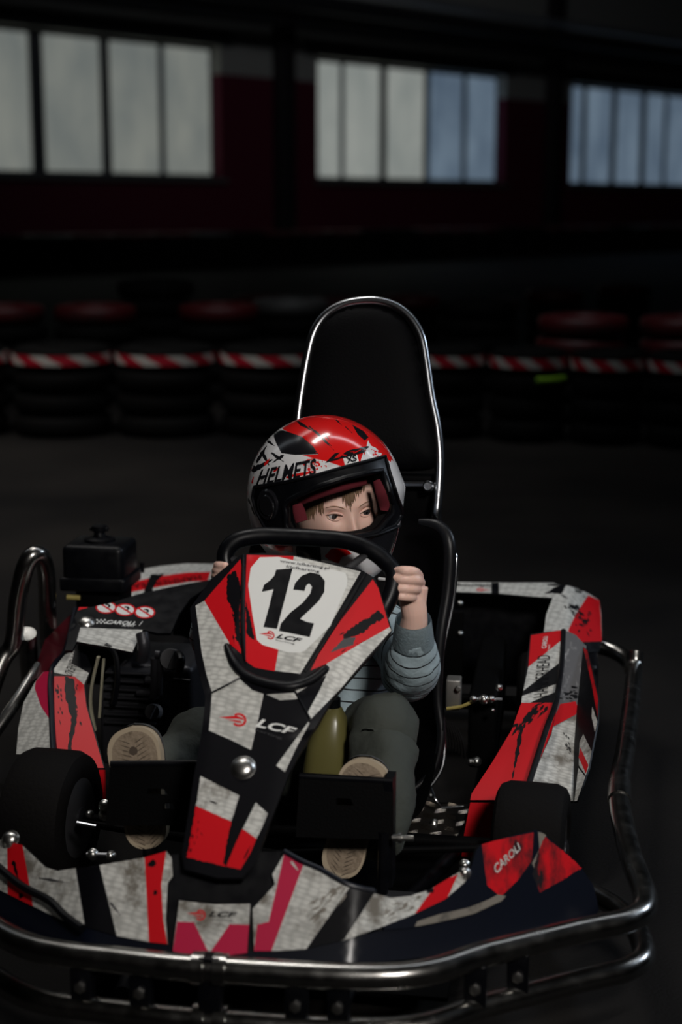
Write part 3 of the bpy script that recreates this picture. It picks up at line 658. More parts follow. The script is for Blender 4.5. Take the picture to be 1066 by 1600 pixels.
for pts, r, nm in ((c2([(188, 428), (222, 500), (262, 545), (340, 578), (440, 592), (520, 568), (575, 528), (585, 512)]), .0085, 'scoop_lip'), (c2([(256, 72), (254, 200), (252, 330), (256, 430), (262, 490)]), .0035, 'ridge_trim'), (c2([(742, 145), (660, 280), (560, 440), (500, 535)]), .0045, 'ridge_trim')):
    bm = bmesh.new(); tube(bm, [on(x, y, .003) for x, y in pts], [r*.5]+[r]*(len(pts)-2)+[r*.5], 12, 6, flat=.8); bobj(nm, bm, M['black'], nose)
bm = bmesh.new(); tube(bm, [on(x, y, .001) for x, y in c2([(130, 616), (185, 588), (240, 558)])], .0018, 8, 4); tube(bm, [on(x, y, .001) for x, y in c2([(460, 612), (490, 665), (520, 720)])], .0018, 8, 4); bobj('seam', bm, M['black'], nose)
# hollow back flanks of the fairing
V_, F_ = [], []
edge = fair_o[6:18]
bm = bmesh.new(); prev = None
for (x, y) in edge:
    p = SN(x, y); a = bm.verts.new(p); b = bm.verts.new(p+Vector((-.012, .075, -.03)))
    if prev: bm.faces.new((prev[0], a, b, prev[1]))
    prev = (a, b)
prev = None
for (x, y) in fair_o[20:]:
    p = SN(x, y); a = bm.verts.new(p); b = bm.verts.new(p+Vector((.012, .075, -.03)))
    if prev: bm.faces.new((prev[0], a, b, prev[1]))
    prev = (a, b)
bmesh.ops.solidify(bm, geom=bm.faces, thickness=.003); bobj('side_flank', bm, M['black'], nose)
bm = bmesh.new(); tube(bm, [(-.01, .16, .10), (0, .25, .3), (.02, .42, .48), (.03, .56, .58)], .02, 14, 4); bobj('steering_column', bm, M['dkgrey'], kart)

# --- steering wheel
bm = bmesh.new()
rimp = [pv(*p) for p in ((358, 905, .575), (352, 868, .59), (368, 846, .6), (400, 838, .61), (440, 838, .615), (500, 841, .615), (545, 846, .61), (580, 860, .60), (603, 878, .59), (616, 898, .575), (612, 925, .56))]
cw = Vector((.04, .56, .60)); low = [pv(598, 955, .545), pv(575, 990, .53), pv(535, 1015, .52), pv(440, 1015, .52), pv(385, 985, .53), pv(362, 945, .55)]
tube(bm, rimp+low, .0155, 16, 6, closed=True); sw = bobj('steering_wheel', bm, M['black'], kart)
bm = bmesh.new()
mid = pv(490, 930, .555)
for q in (rimp[1], rimp[7], low[2]): tube(bm, [mid, (mid+q)/2+Vector((0, .004, 0)), q], [.02, .012, .010], 10, 4, flat=.5)
lathe(bm, mid+Vector((0, .0, 0)), (0, -.6, -.5), [(-.012, .045), (.0, .05), (.02, .045), (.03, .02)], 20); bobj('spokes', bm, M['dkgrey'], sw)

# --- right side pod
def K(x, y, v): return pv(x, y, v)
A = K(830, 990, 1.30); B = K(883, 984, 1.31); C_ = K(735, 1250, .76); D = K(832, 1248, .76)
Am, Bm = K(812, 1105, 1.04), K(872, 1100, 1.05)
Eo = K(917, 1008, 1.30); Go = K(896, 1250, .77); Em = K(905, 1115, 1.02)
pieces = []
top_hi = [(829, 990), (883, 984), (881, 1040), (872, 1098), (815, 1098), (822, 1040)]
top_lo = [(815, 1098), (872, 1098), (862, 1145), (840, 1195), (822, 1250), (735, 1250), (737, 1240), (770, 1190), (800, 1140)]
s_hi = surf3(A, B, Bm); s_lo = surf3(Bm, Am, D)
hi_r = [(c6([(475, 282), (595, 262), (592, 305), (540, 350), (465, 405)]), 1), (c6([(592, 305), (592, 352), (452, 497), (455, 460), (465, 405), (540, 350)]), 0), (c6([(592, 352), (588, 455), (550, 478), (445, 530), (450, 500), (520, 430)]), 2), (c6([(588, 455), (583, 478), (565, 500), (436, 562), (445, 530), (530, 495)]), 0)]
hi_r = [(c6([(475, 282), (600, 260), (596, 300), (465, 405)]), 1), (c6([(596, 300), (592, 385), (445, 500), (465, 405)]), 0), (c6([(592, 385), (586, 470), (560, 475), (438, 520), (446, 498)]), 2), (c6([(586, 468), (580, 500), (505, 530), (436, 562), (438, 520)]), 0)]
lo_r = [(c6([(436, 555), (590, 535), (575, 560), (455, 865), (234, 930), (240, 900)]), 1), (c6([(432, 545), (500, 530), (560, 500), (580, 545), (436, 563)]), 1)]
lo_r += scrape(*c6([(545, 535)])[0], *c6([(425, 640)])[0], 30, 14, 2.2, 135, 2)+[(jag(stroke(*c6([(440, 640), (400, 855)]), 3.2), 1), 2), (jag(stroke(*c6([(500, 560), (420, 650)]), 4), 1), 2)]
out_o = c6([(608, 262), (650, 280), (692, 325), (672, 420), (655, 560), (645, 700), (640, 930), (475, 925), (470, 870), (545, 650), (580, 560), (598, 400)])
out_r = [(c6([(650, 540), (660, 570), (650, 592), (550, 645), (575, 585), (590, 550)]), 1), (c6([(655, 592), (645, 940), (470, 930), (472, 868), (545, 650)]), 5)]
out_r += scrape(*c6([(600, 520)])[0], *c6([(650, 510)])[0], 18, 10, 1.8, 10, 2)+scrape(*c6([(605, 660)])[0], *c6([(625, 750)])[0], 16, 7, 1.2, 70, 2)
side_o = c6([(672, 320), (695, 340), (720, 440), (738, 530), (735, 620), (700, 800), (655, 930), (640, 932), (645, 700), (655, 560), (668, 430)])
side_r = [(c6([(680, 330), (695, 340), (738, 530), (735, 600), (712, 470)]), 6), (c6([(680, 668), (712, 735), (700, 800), (690, 830), (662, 790), (665, 700)]), 5), (c6([(668, 720), (700, 790), (690, 822), (662, 760)]), 1), (c6([(715, 560), (735, 620), (725, 660), (712, 600)]), 5), (c6([(660, 800), (688, 835), (655, 930), (645, 930)]), 5)]
s_out = surf3(K(883, 984, 1.31), K(829, 1248, .765), K(896, 1250, .79)); s_side = surf3(K(908, 1008, 1.28), K(897, 1250, .77), K(935, 1110, .98))
edge_o = c6([(596, 262), (610, 262), (600, 400), (582, 560), (548, 650), (472, 868), (455, 868), (530, 650), (566, 560), (588, 480), (592, 380)])
PM = ['white', 'red', 'blackv', 'pink', 'grey_scratch', 'white_dirty', 'red_scuff', 'black', 'plate']
podR = multi('side_pod', [
    dict(o=top_hi, s=s_hi, base=2, r=hi_r, rim=7, d=[tx('HAMMERHEAD', c6([(485, 528), (502, 362), (550, 360), (540, 520)]), 2, -.005), tx('CAROLI', c6([(516, 335), (524, 290), (542, 286), (535, 333)]), 8, .02, .2), tx('KART', c6([(540, 345), (544, 320), (552, 318), (548, 343)]), 8)]),
    dict(o=top_lo, s=s_lo, base=1, r=lo_r, rim=7), dict(o=out_o, s=s_out, base=4, r=out_r, rim=7), dict(o=side_o, s=s_side, base=7, r=side_r, rim=7)], PM, kart)
bm = bmesh.new(); tube(bm, [K(x, y, v) for (x, y), v in zip(c6([(602, 264), (596, 380), (585, 470), (570, 555), (535, 650), (465, 868)]), (1.31, 1.2, 1.1, 1.02, .93, .765))], .006, 10, 6); bobj('ridge_trim', bm, M['black'], podR)
# lower front ends of the pod, inner skirt
panel('pod_foot', [(735, 1254), (790, 1254), (790, 1390), (716, 1390), (724, 1310)], surf3(K(735, 1254, .76), K(790, 1254, .76), K(740, 1390, .72)), ['red'], thick=.01, parent=podR)
bm = bmesh.new()
prev = None
for q in (K(917, 1008, 1.29), K(917, 1130, 1.05), K(890, 1250, .80)):
    a = bm.verts.new(q+Vector((-.035, 0, -.03))); b = bm.verts.new((q.x-.03, q.y, .05))
    if prev: bm.faces.new((prev[0], a, b, prev[1]))
    prev = (a, b)
bmesh.ops.solidify(bm, geom=bm.faces, thickness=.004); bobj('pod_skirt', bm, M['black'], podR)

# --- left side pod
s_l1 = surf3(K(75, 1050, .98), K(85, 1200, .74), K(165, 1200, .74))
s_l0 = surf3(K(75, 1050, .98), K(85, 1200, .74), K(30, 1180, .82))
inner_o = c4([(232, 745), (300, 660), (345, 640), (400, 660), (425, 720), (395, 800), (400, 880), (430, 980), (485, 1184), (260, 1184), (245, 1000)])
inner_r = [(c4([(300, 655), (345, 640), (330, 700), (412, 745), (388, 800), (340, 760), (240, 740)]), 0), (c4([(345, 760), (388, 798), (400, 900), (480, 1184), (260, 1184), (245, 980), (238, 760)]), 1)]
inner_r += scrape(*c4([(260, 800)])[0], *c4([(290, 940)])[0], 14, 8, 1.5, 80, 2)+[(jag(c4([(300, 760), (345, 775), (350, 860), (355, 960), (335, 1060), (325, 1165), (310, 1165), (318, 1050), (330, 950), (300, 850)]), 1.2, 4), 2)]+scrape(*c4([(350, 800)])[0], *c4([(365, 980)])[0], 12, 7, 1.4, 80, 2)
outer_o = c4([(240, 735), (242, 980), (250, 1125), (75, 1120), (85, 1000), (110, 880), (160, 790), (200, 740)])
outer_r = [(c4([(240, 735), (240, 975), (190, 900), (160, 815), (165, 785), (205, 735)]), 3)]
podL = multi('side_pod', [dict(o=inner_o, s=s_l1, base=2, r=inner_r, rim=7, d=[tx('HAMMERHEAD', c4([(395, 645), (332, 765), (298, 745), (345, 638)]), 7)]),
    dict(o=outer_o, s=s_l0, base=0, r=outer_r, rim=7)], PM, kart)
bm = bmesh.new(); tube(bm, [K(x, y, v) for (x, y), v in zip(c4([(350, 450), (305, 640), (240, 740), (243, 980), (255, 1184)]), (1.25, 1.1, .985, .85, .74))], .007, 10, 6); bobj('ridge_trim', bm, M['blackgloss'], podL)
panel('pod_foot', [(108, 1204), (162, 1203), (164, 1290), (118, 1270)], surf3(K(108, 1204, .735), K(162, 1203, .735), K(140, 1290, .70)), ["red"], thick=.01, parent=podL)
# inside white rail beside the engine
bm = bmesh.new(); tube(bm, [K(x, y, .98) for x, y in c4([(455, 670), (425, 800), (420, 900), (440, 1010)])], .007, 10, 5, flat=.5); tube(bm, [K(x, y, 1.0) for x, y in c4([(480, 680), (470, 800), (460, 950)])], .006, 10, 5, flat=.5); bobj('inner_rail', bm, mat('yellowed_plastic', (.30, .28, .20), .5), podL)

# --- engine cover with warning icons (left rear)
zc = .34
s_c = surf3(K(120, 1000, 1.0), K(225, 1015, 1.0), K(170, 945, 1.15))
cov_o = c4([(330, 520), (355, 440), (420, 440), (520, 420), (640, 380), (800, 345), (965, 315), (965, 345), (880, 400), (830, 470), (790, 560), (730, 560), (660, 545), (615, 650), (480, 620), (355, 600), (335, 640), (300, 640)])
cov_r = [(c4([(372, 535), (660, 545), (612, 648), (355, 598)]), 1), (c4([(360, 455), (380, 415), (460, 395), (440, 420), (400, 445)]), 2)]
for cx, cy in ((491, 441), (579, 452), (670, 464)):
    e1 = [(cx+49*math.cos(a), cy+29*math.sin(a)) for a in [2*math.pi*i/22 for i in range(22)]]; e2 = [(cx+41*math.cos(a), cy+23*math.sin(a)) for a in [2*math.pi*i/22 for i in range(22)]]
    cov_r += [(c4(e1), 2), (c4(e2), 3), (c4([(cx-2, cy-16), (cx+14, cy-16), (cx+22, cy-6), (cx+14, cy+2), (cx+2, cy+2), (cx+10, cy-4), (cx+8, cy-9), (cx-4, cy-10)]), 0), (c4([(cx-32, cy-16), (cx-24, cy-20), (cx+32, cy+15), (cx+25, cy+20)]), 2)]
for i in range(5):
    for j in range(3):
        if (i+j) % 2 == 0: cov_r.append((c4([(446+i*9, 496+j*7), (454+i*9, 497+j*7), (453+i*9, 503+j*7), (445+i*9, 502+j*7)]), 3))
CM = ['black', 'white', 'red', 'plate', 'blackv']
cov = panel('engine_cover', cov_o, s_c, CM, cov_r, thick=.006, sp=12, parent=kart, decals=[tx('CAROLI', c4([(497, 502), (628, 509), (622, 525), (488, 519)]), 3, .03, .25), tx('KART', c4([(570, 520), (630, 523), (626, 533), (564, 531)]), 3, .02, .25),
    tx('/', c4([(648, 508), (662, 508), (655, 528), (642, 528)]), 3)])
dome(cov, s_c(134, 972), (0, -.4, .9), .016)
# --- rear cover (left arm): red band with upside-down lettering
s_r = surf3(K(150, 945, 1.42), K(330, 885, 1.72), K(330, 915, 1.58))
rl_o = c4([(395, 440), (470, 385), (560, 310), (640, 268), (740, 250), (860, 238), (1000, 240), (1030, 250), (1010, 300), (965, 315), (920, 335), (780, 350), (640, 382), (530, 420), (440, 430)])
rl_r = [(c4([(480, 425), (500, 400), (590, 330), (720, 300), (860, 280), (975, 277), (960, 318), (880, 322), (740, 345), (620, 368), (530, 405)]), 2), (jag(c4([(700, 290), (760, 285), (720, 330), (700, 385), (660, 385), (680, 330)]), 1), 4), (stroke(*c4([(500, 415), (380, 445)]), 2), 4)]
s_rb = surf3(K(705, 925, 1.70), K(860, 925, 1.74), K(705, 905, 1.74))
def grear(p):
    u, v, z = p
    # a wall that follows the rear, turning forward round the right wheel
    a = max(0, u-.42)
    return (v-(1.78-3.2*a*a*3-.25*(z-.3)*0)) if u < .60 else (u-.60)
rb_o = c6([(178, 73), (400, 76), (560, 76), (650, 95), (700, 118), (742, 145), (750, 200), (752, 305), (742, 345), (690, 350), (672, 310), (620, 275), (525, 272), (535, 200), (560, 135), (480, 130), (345, 118), (178, 112)])
s_rr = surf3((.30, 1.80, .30), (.60, 1.45, .30), (.45, 1.55, .37))
s_rr = surf_fn(lambda p: -(p.z-(.36-.9*max(0, p.x-.50)-.22*max(0, 1.62-p.y))), 2, 5, 90)
rb_r = [(c6([(320, 76), (350, 76), (350, 120), (320, 118)]), 4), (jag(c6([(520, 120), (560, 100), (605, 78), (610, 90), (595, 120), (560, 118)]), 1), 4), (c6([(700, 125), (742, 145), (748, 200), (752, 305), (672, 310), (620, 265), (650, 200)]), 2), (c6([(672, 308), (752, 305), (742, 345), (690, 350)]), 4)]
rb_r += scrape(*c6([(600, 150)])[0], *c6([(655, 190)])[0], 16, 12, 2., 40, 4)+scrape(*c6([(680, 180)])[0], *c6([(670, 270)])[0], 22, 8, 2., 60, 4)+scrape(*c6([(640, 100)])[0], *c6([(690, 125)])[0], 8, 9, 1.4, 20, 4)+[(jag(stroke(*c6([(540, 85), (600, 82)]), 2), 1), 4)]
rb_r += flame([c6([(320, 110)])[0], c6([(262, 110)])[0], c6([(262, 96)])[0], c6([(320, 96)])[0]], 2)
RB = ['black', 'white', 'red', 'plate', 'black']
multi('rear_bumper_cover', [dict(o=rl_o, s=s_r, base=1, r=rl_r, rim=4, t=.006, d=[tx('HAMMERHEAD', c4([(934, 314), (582, 360), (572, 343), (926, 292)]), 4)])], RB, kart)
rear = multi('rear_bumper_cover', [dict(o=rb_o, s=s_rr, base=1, r=rb_r, rim=4, t=.006, d=[tx('lcfkarting', c6([(318, 94), (182, 92), (182, 80), (318, 81)]), 4, .01)])], RB, kart)
bm = bmesh.new(); bx(bm, (-.50, 1.68, .08), (.52, 1.72, .33), bev=.01); bx(bm, (.50, 1.3, .08), (.57, 1.70, .26), bev=.015); bobj('rear_guard', bm, M['black'], kart)
bm = bmesh.new(); bx(bm, (.17, 1.45, .15), (.19, 1.47, .34), bev=.002); bx(bm, (.10, 1.46, .17), (.26, 1.475, .33), bev=.004); rp = bobj('rear_plate', bm, M['matte'], kart)
for x, y in ((719, 943), (719, 990)): dome(rp, K(x, y, 1.458), (0, -1, 0), .006)
# red side flank behind the left ridge
bm = bmesh.new(); fl = [K(70, 1000, 1.15), K(110, 960, 1.3), K(118, 1010, 1.12), K(75, 1060, .98), K(50, 1060, 1.1)]
f = bm.faces.new([bm.verts.new(p) for p in fl]); bmesh.ops.solidify(bm, geom=[f], thickness=.01); bobj('side_flank', bm, mat('dark_red_plastic', (.06, .002, .006), .3, coat=.3), cov)

# --- wheels
def wheel(u, v, r, wd, steer=0., name='wheel'):
    root = empty(name, parent=kart); root.location = (u, v, r); root.rotation_euler = (0, 0, steer)
    bm = bmesh.new(); h = wd/2
    prof = [(-h*.9, r*.58), (-h, r*.66), (-h, r*.84), (-h*.9, r*.94), (-h*.66, r*.995), (0, r), (h*.66, r*.995), (h*.9, r*.94), (h, r*.84), (h, r*.66), (h*.9, r*.58)]
    lathe(bm, (0, 0, 0), (1, 0, 0), prof, 40, caps=False); t = bobj('tyre', bm, M['rubber'], root)
    bm = bmesh.new(); lathe(bm, (0, 0, 0), (1, 0, 0), [(-h*.92, r*.6), (-h*.8, r*.55), (-h*.3, r*.5), (-h*.2, r*.2), (h*.2, r*.2), (h*.3, r*.5), (h*.8, r*.55), (h*.92, r*.6)], 32); bobj('rim', bm, M['dkgrey'], root)
    bm = bmesh.new(); lathe(bm, (0, 0, 0), (1, 0, 0), [(-h*1.05, .012), (-h*1.0, .02), (h*1.0, .02), (h*1.05, .012)], 16); bobj('hub', bm, M['alu'], root)
wheel(.445, .62, .118, .128, R(-4)); wheel(-.455, .62, .125, .125, R(-4)); wheel(.47, 1.42, .125, .16); wheel(-.47, 1.42, .125, .16)

# --- seat
def seat_shell():
    bm = bmesh.new(); rows = []
    prof = [(.60, .10, .165, .05), (.72, .065, .19, .06), (.84, .07, .205, .10), (.95, .13, .21, .15), (1.02, .25, .215, .17), (1.05, .38, .215, .13), (1.07, .50, .21, .085), (1.075, .60, .19, .05), (1.07, .64, .15, .03)]
    A_ = catmull([(p[0], p[1], p[2]) for p in prof], 5); B_ = catmull([(p[3], 0, 0) for p in prof], 5)
    for q, w_ in zip(A_, B_):
        v, z, hw, wing = q.x, q.y, q.z, w_.x; t = min(1, max(0, (z-.08)/.17)); rr = []
        for i in range(25):
            s_ = -1+2*i/24; k = max(0, abs(s_)-.4)/.6
            rr.append(bm.verts.new((.05+hw*s_, v-wing*t*k**1.7-(1-t)*.01*k, z+(1-t)*wing*1.3*k**1.7)))
        rows.append(rr)
    for a, b in zip(rows, rows[1:]):
        for i in range(24): bm.faces.new((a[i], a[i+1], b[i+1], b[i]))
    bmesh.ops.solidify(bm, geom=bm.faces, thickness=.012); return bm
seat = bobj('seat', seat_shell(), M['seatm'], kart)
bm = bmesh.new(); tube(bm, [K(*p) for p in ((655, 815, .98), (685, 822, .97), (702, 850, .95), (700, 920, .93), (688, 1000, .90), (684, 1090, .88), (690, 1150, .86), (676, 1205, .84), (640, 1238, .82))], [.006, .012, .014, .012, .011, .010, .009, .008, .007], 14, 6); bobj('seat_edge', bm, M['seatm'], seat)
bm = bmesh.new(); tube(bm, [K(*p) for p in ((709, 862, .99), (713, 880, .98), (708, 940, .965), (695, 1005, .94), (690, 1060, .93), (688, 1120, .90), (694, 1160, .89), (690, 1200, .87), (668, 1232, .85), (645, 1240, .84))], .0045, 10, 6); bobj('seat_tube', bm, M['chrome'], seat)
# tall padded back rest with steel hoop
def sb(x, y, d=0): 
    r = rayk(x, y); N = Vector((0, 1, -.35)); P0 = Vector((0, 1.06+d, .58)); return CK+r*(N.dot(P0-CK)/N.dot(r))
pad_o = [(463, 690), (468, 640), (478, 580), (487, 535), (503, 503), (530, 484), (560, 477), (590, 478), (620, 490), (642, 515), (655, 550), (664, 600), (676, 655), (685, 700), (682, 722), (660, 731), (600, 732), (520, 730), (475, 722)]
backrest = empty('backrest', parent=kart); backrest.location = (0, 0, 0)
v2, tr_, mi_ = cdt(catmull2 if False else [tuple(p[:2]) for p in catmull([(x, y, 0) for x, y in pad_o], 3, True)], [], [], 12)
V, Fc, FM = [], [], []
sheet_geo(v2, tr_, mi_, lambda x, y: sb(x, y, 0), .035, 0, [], V, Fc, FM)
# pillow the front face
ol = [tuple(p[:2]) for p in catmull([(x, y, 0) for x, y in pad_o], 3, True)]
NB = Vector((0, -1, .35)).normalized()
for i in range(len(v2)):
    d = min(math.hypot(v2[i][0]-a[0], v2[i][1]-a[1]) for a in ol); V[i] = V[i]+NB*.022*(1-math.exp(-d/16))
me = bpy.data.meshes.new('pad'); me.from_pydata(V, [], Fc); me.update(); link('pad', me, [M['pad']], backrest, sharp=60)
bm = bmesh.new(); hoop = [(462, 905), (459, 840), (458, 780), (460, 725), (463, 680), (470, 620), (481, 555), (492, 517), (510, 492), (535, 477), (562, 471), (592, 471), (620, 480), (643, 500), (658, 528), (665, 565), (673, 620), (683, 670), (687, 720), (685, 770), (682, 805)]
tube(bm, [sb(462, 905, .1), sb(459, 850, .05)]+[sb(x, y, .0) for x, y in hoop[2:]]+[sb(684, 830, .04), sb(684, 880, .10)], .0105, 14, 6); bobj('hoop_tube', bm, M['chrome'], backrest)
bm = bmesh.new(); tube(bm, [sb(560, 755, .01), sb(678, 757, .01)], .008, 10, smooth=False); lathe(bm, sb(669, 760, -.01), (0, -1, .2), [(-.01, .012), (0, .012), (.004, .009), (.012, .008)], 12); bobj('cross_bolt', bm, M['chrome'], backrest)
bm = bmesh.new(); a = sb(600, 740, .03); b = sb(680, 830, .03); bx(bm, (a.x-.06, a.y-.01, b.z), (b.x, a.y+.02, a.z), bev=.006); bobj('bracket_plate', bm, M['matte'], backrest)

# --- floor pan, frame, pedals
bm = bmesh.new(); bx(bm, (-.27, .2, .035), (.33, 1.0, .042)); fp = bobj('floor_pan', bm, M['matte'], kart, smooth=False)
bm = bmesh.new(); z = .06
pl = [pz(*p, z) for p in ((612, 1312), (718, 1312), (728, 1268), (735, 1256), (650, 1256))]
f = bm.faces.new([bm.verts.new(p) for p in pl]); r = bmesh.ops.extrude_face_region(bm, geom=[f])
for g in r['geom']:
    if isinstance(g, bmesh.types.BMVert): g.co.z -= .005
xs_ = [p.x for p in pl]; ys_ = [p.y for p in pl]
i = 0; y = min(ys_)+.008
k = 0
while y < max(ys_):
    x = min(xs_)+.012+(.023 if k % 2 else 0)
    while x < max(xs_)-.01:
        if inpoly(x, y, [(p.x, p.y) for p in pl]):
            for j in range(4):
                s = 1 if k % 2 else -1
                c = Vector((x, y+(j-1.5)*.0055, z+.0005)); d = Vector((.011, .006*s, 0))
                tube(bm, [c-d, c, c+d], [.0002, .0008, .0002], 6, 2, mi=1)
        x += .046
    y += .030; k += 1
tp = bobj('tread_plate', bm, [mat('steel_plate_shaded', (.06, .052, .045), .4, .8), mat('steel_tread_highlight', (.55, .47, .38), .25, 1.)], kart); dome(tp, pz(678, 1286, z), (0, 0, 1), .008)  # one steel in two tones: grazing highlights painted into the raised bars
for s, pts in ((1, [(.17, .12, .05), (.20, .4, .05), (.31, .8, .05), (.33, 1.2, .06), (.33, 1.6, .08)]), (-1, [(-.17, .12, .05), (-.20, .4, .05), (-.31, .8, .05), (-.33, 1.2, .06), (-.33, 1.6, .08)])):
    bm = bmesh.new(); tube(bm, pts, .014, 12, 5); bobj('frame_rail', bm, M['black'], kart)
bm = bmesh.new(); tube(bm, [(-.40, .62, .12), (.40, .62, .12)], .012, 12, smooth=False); bobj('axle', bm, M['matte'], kart); bm = bmesh.new(); tube(bm, [(-.5, 1.42, .125), (.5, 1.42, .125)], .018, 14, smooth=False); bobj('axle', bm, M['matte'], kart)
bm = bmesh.new(); tube(bm, [(.0, .5, .13), (.38, .56, .14)], .007, 10, smooth=False); bobj('tie_rod', bm, M['matte'], kart); bm = bmesh.new(); tube(bm, [(.0, .5, .13), (-.38, .56, .14)], .007, 10, smooth=False); bobj('tie_rod', bm, M['matte'], kart)
def pedal(o, v, slits, post, parent=kart):
    s = surf3(K(o[0][0], o[0][1], v+.03), K(o[1][0], o[1][1], v+.03), K(o[2][0], o[2][1], v))
    p = panel('pedal', o, s, ['matte', 'dkgrey'], holes=slits, thick=.008, sp=16, parent=parent)
    bm = bmesh.new(); tube(bm, [K(*q) for q in post], .009, 10, smooth=False); tube(bm, [s(o[0][0], o[0][1])+Vector((0, .004, 0)), s(o[1][0], o[1][1])+Vector((0, .004, 0))], .006, 10, smooth=False); bobj('pedal_arm', bm, M['black'], p)
    return p
pR = pedal([(468, 1214), (614, 1222), (614, 1312), (462, 1308)], .335, [[(526, 1247), (548, 1248), (553, 1259), (525, 1258)]], [(600, 1300, .34), (598, 1395, .34)])
bm = bmesh.new(); a = K(612, 1222, .36); b = K(612, 1400, .33); bx(bm, (a.x-.012, a.y, b.z), (a.x+.002, a.y+.05, a.z)); bobj('pedal_bracket', bm, M['black'], pR)
pL = pedal([(172, 1195), (316, 1194), (316, 1290), (165, 1290)], .335, [[(231, 1232), (256, 1233), (262, 1242), (230, 1241)], [(256, 1255), (270, 1255), (272, 1264), (256, 1264)]], [(300, 1280, .34), (300, 1370, .34)])
bm = bmesh.new(); lathe(bm, K(613, 1309, .34), (1, 0, .05), [(0, .006), (.01, .006), (.01, .009), (.016, .009), (.016, .005), (.035, .005)], 12); bobj('pedal_screw', bm, M['bolt'], pR)
for (x, y, v, ax, r) in ((163, 1259, .5, (0, -1, .3), .009), (163, 1273, .5, (0, -1, .3), .009), (140, 1272, .52, (0, -1, .3), .006), (145, 1335, .33, (0, -1, .3), .008), (173, 1337, .33, (0, -1, .3), .007), (726, 1352, .42, (0, -1, .3), .008)):
    dome(kart, K(x, y, v), ax, r)
bm = bmesh.new(); tube(bm, [K(120, 1286, .5), K(150, 1292, .5)], .004, 8, smooth=False); tube(bm, [K(136, 1336, .33), K(178, 1337, .33)], .005, 8, smooth=False); bobj('linkage_rod', bm, M['chrome'], kart)
bm = bmesh.new(); bx(bm, (.09, .37, .045), (.28, .47, .09), bev=.004); bobj('front_tray', bm, M['dkgrey'], kart)

# --- fuel tank
bm = bmesh.new(); c = K(512, 1180, .62)
prof = [(1.0, -.14), (1.05, -.09), (1.02, -.02), (.9, .03), (.62, .07), (.35, .09), (.2, .095)]
rg = []
for s_, dz in prof:
    rg.append([bm.verts.new((c.x+.042*s_*abs(math.cos(a))**.7*math.copysign(1, math.cos(a))+(.012 if dz > .02 else 0)*dz*10, c.y+.05*s_*abs(math.sin(a))**.7*math.copysign(1, math.sin(a)), c.z+dz)) for a in [2*math.pi*i/24 for i in range(24)]])
for a, b in zip(rg, rg[1:]):
    for i in range(24): bm.faces.new((a[i], a[(i+1) % 24], b[(i+1) % 24], b[i]))
bm.faces.new(rg[0]); bm.faces.new(rg[-1]); ft = bobj('fuel_tank', bm, M['fuel'], kart)
bm = bmesh.new(); lathe(bm, c+Vector((.01, 0, .093)), (0, 0, 1), [(0, .014), (.016, .014), (.018, .011)], 16); bobj('tank_cap', bm, M['black'], ft)

# --- engine
eng = empty('engine', parent=kart)
bm = bmesh.new(); c = K(235, 1090, 1.02)
bx(bm, (c.x-.07, 1.03, .06), (c.x+.09, 1.22, .30), bev=.015); bx(bm, (c.x-.11, 1.01, .08), (c.x-.02, 1.2, .26), bev=.01); bobj('crankcase', bm, M['alu'], eng)
for i in range(7):
    y = 1050+i*13; a = K(165, y, 1.0); b = K(243, y+3, 1.0)
    bm = bmesh.new(); bx(bm, (a.x, .995, a.z-.002), (b.x, 1.04, a.z+.0025), bev=.001); bobj('cooling_fin', bm, M['alu'], eng)
bm = bmesh.new()
for x0, y0, x1, y1, rr in ((243, 1028, 241, 1090, .010), (250, 1030, 248, 1085, .008), (228, 1062, 243, 1063, .009), (215, 1082, 248, 1084, .008), (243, 1022, 250, 1023, .009)): tube(bm, [K(x0, y0, .99), K(x1, y1, .99)], rr, 12, smooth=False)
tube(bm, [K(222, 990, 1.0), K(225, 1010, .99), K(222, 1030, 1.0)], .014, 12, 4); bobj('manifold', bm, M['alu'], eng)
for x, y, r in ((239, 1112, .0165), (267, 1030, .0225)):
    bm = bmesh.new(); p = K(x, y, .985); lathe(bm, p, (0, -1, .35), [(-.02, r), (.004, r), (.006, r*.94)], 22); bx(bm, (-.004, -.012, -r*.9), (.004, 0, r*.9), mtx=Matrix.Translation(p+Vector((0, -.002, .001))) @ Matrix.Rotation(R(-20), 4, 'X') @ Matrix.Rotation(R(20), 4, 'Y')); bobj('oil_cap', bm, mat('grey_cap', (.09, .09, .095), .5), eng)
bm = bmesh.new(); tube(bm, [K(278, 1022, .98), K(283, 1030, .96), K(280, 1048, .96)], .009, 10, 4); bobj('hose', bm, M['black'], eng); bm = bmesh.new(); tube(bm, [K(270, 1062, .97), K(297, 1065, .97)], .005, 8, smooth=False); bobj('hose', bm, M['black'], eng); bm = bmesh.new(); tube(bm, [K(165, 1008, 1.0), K(180, 1022, .99), K(184, 1060, .98), K(178, 1100, .98)], .006, 8, 6); bobj('hose', bm, M['black'], eng)
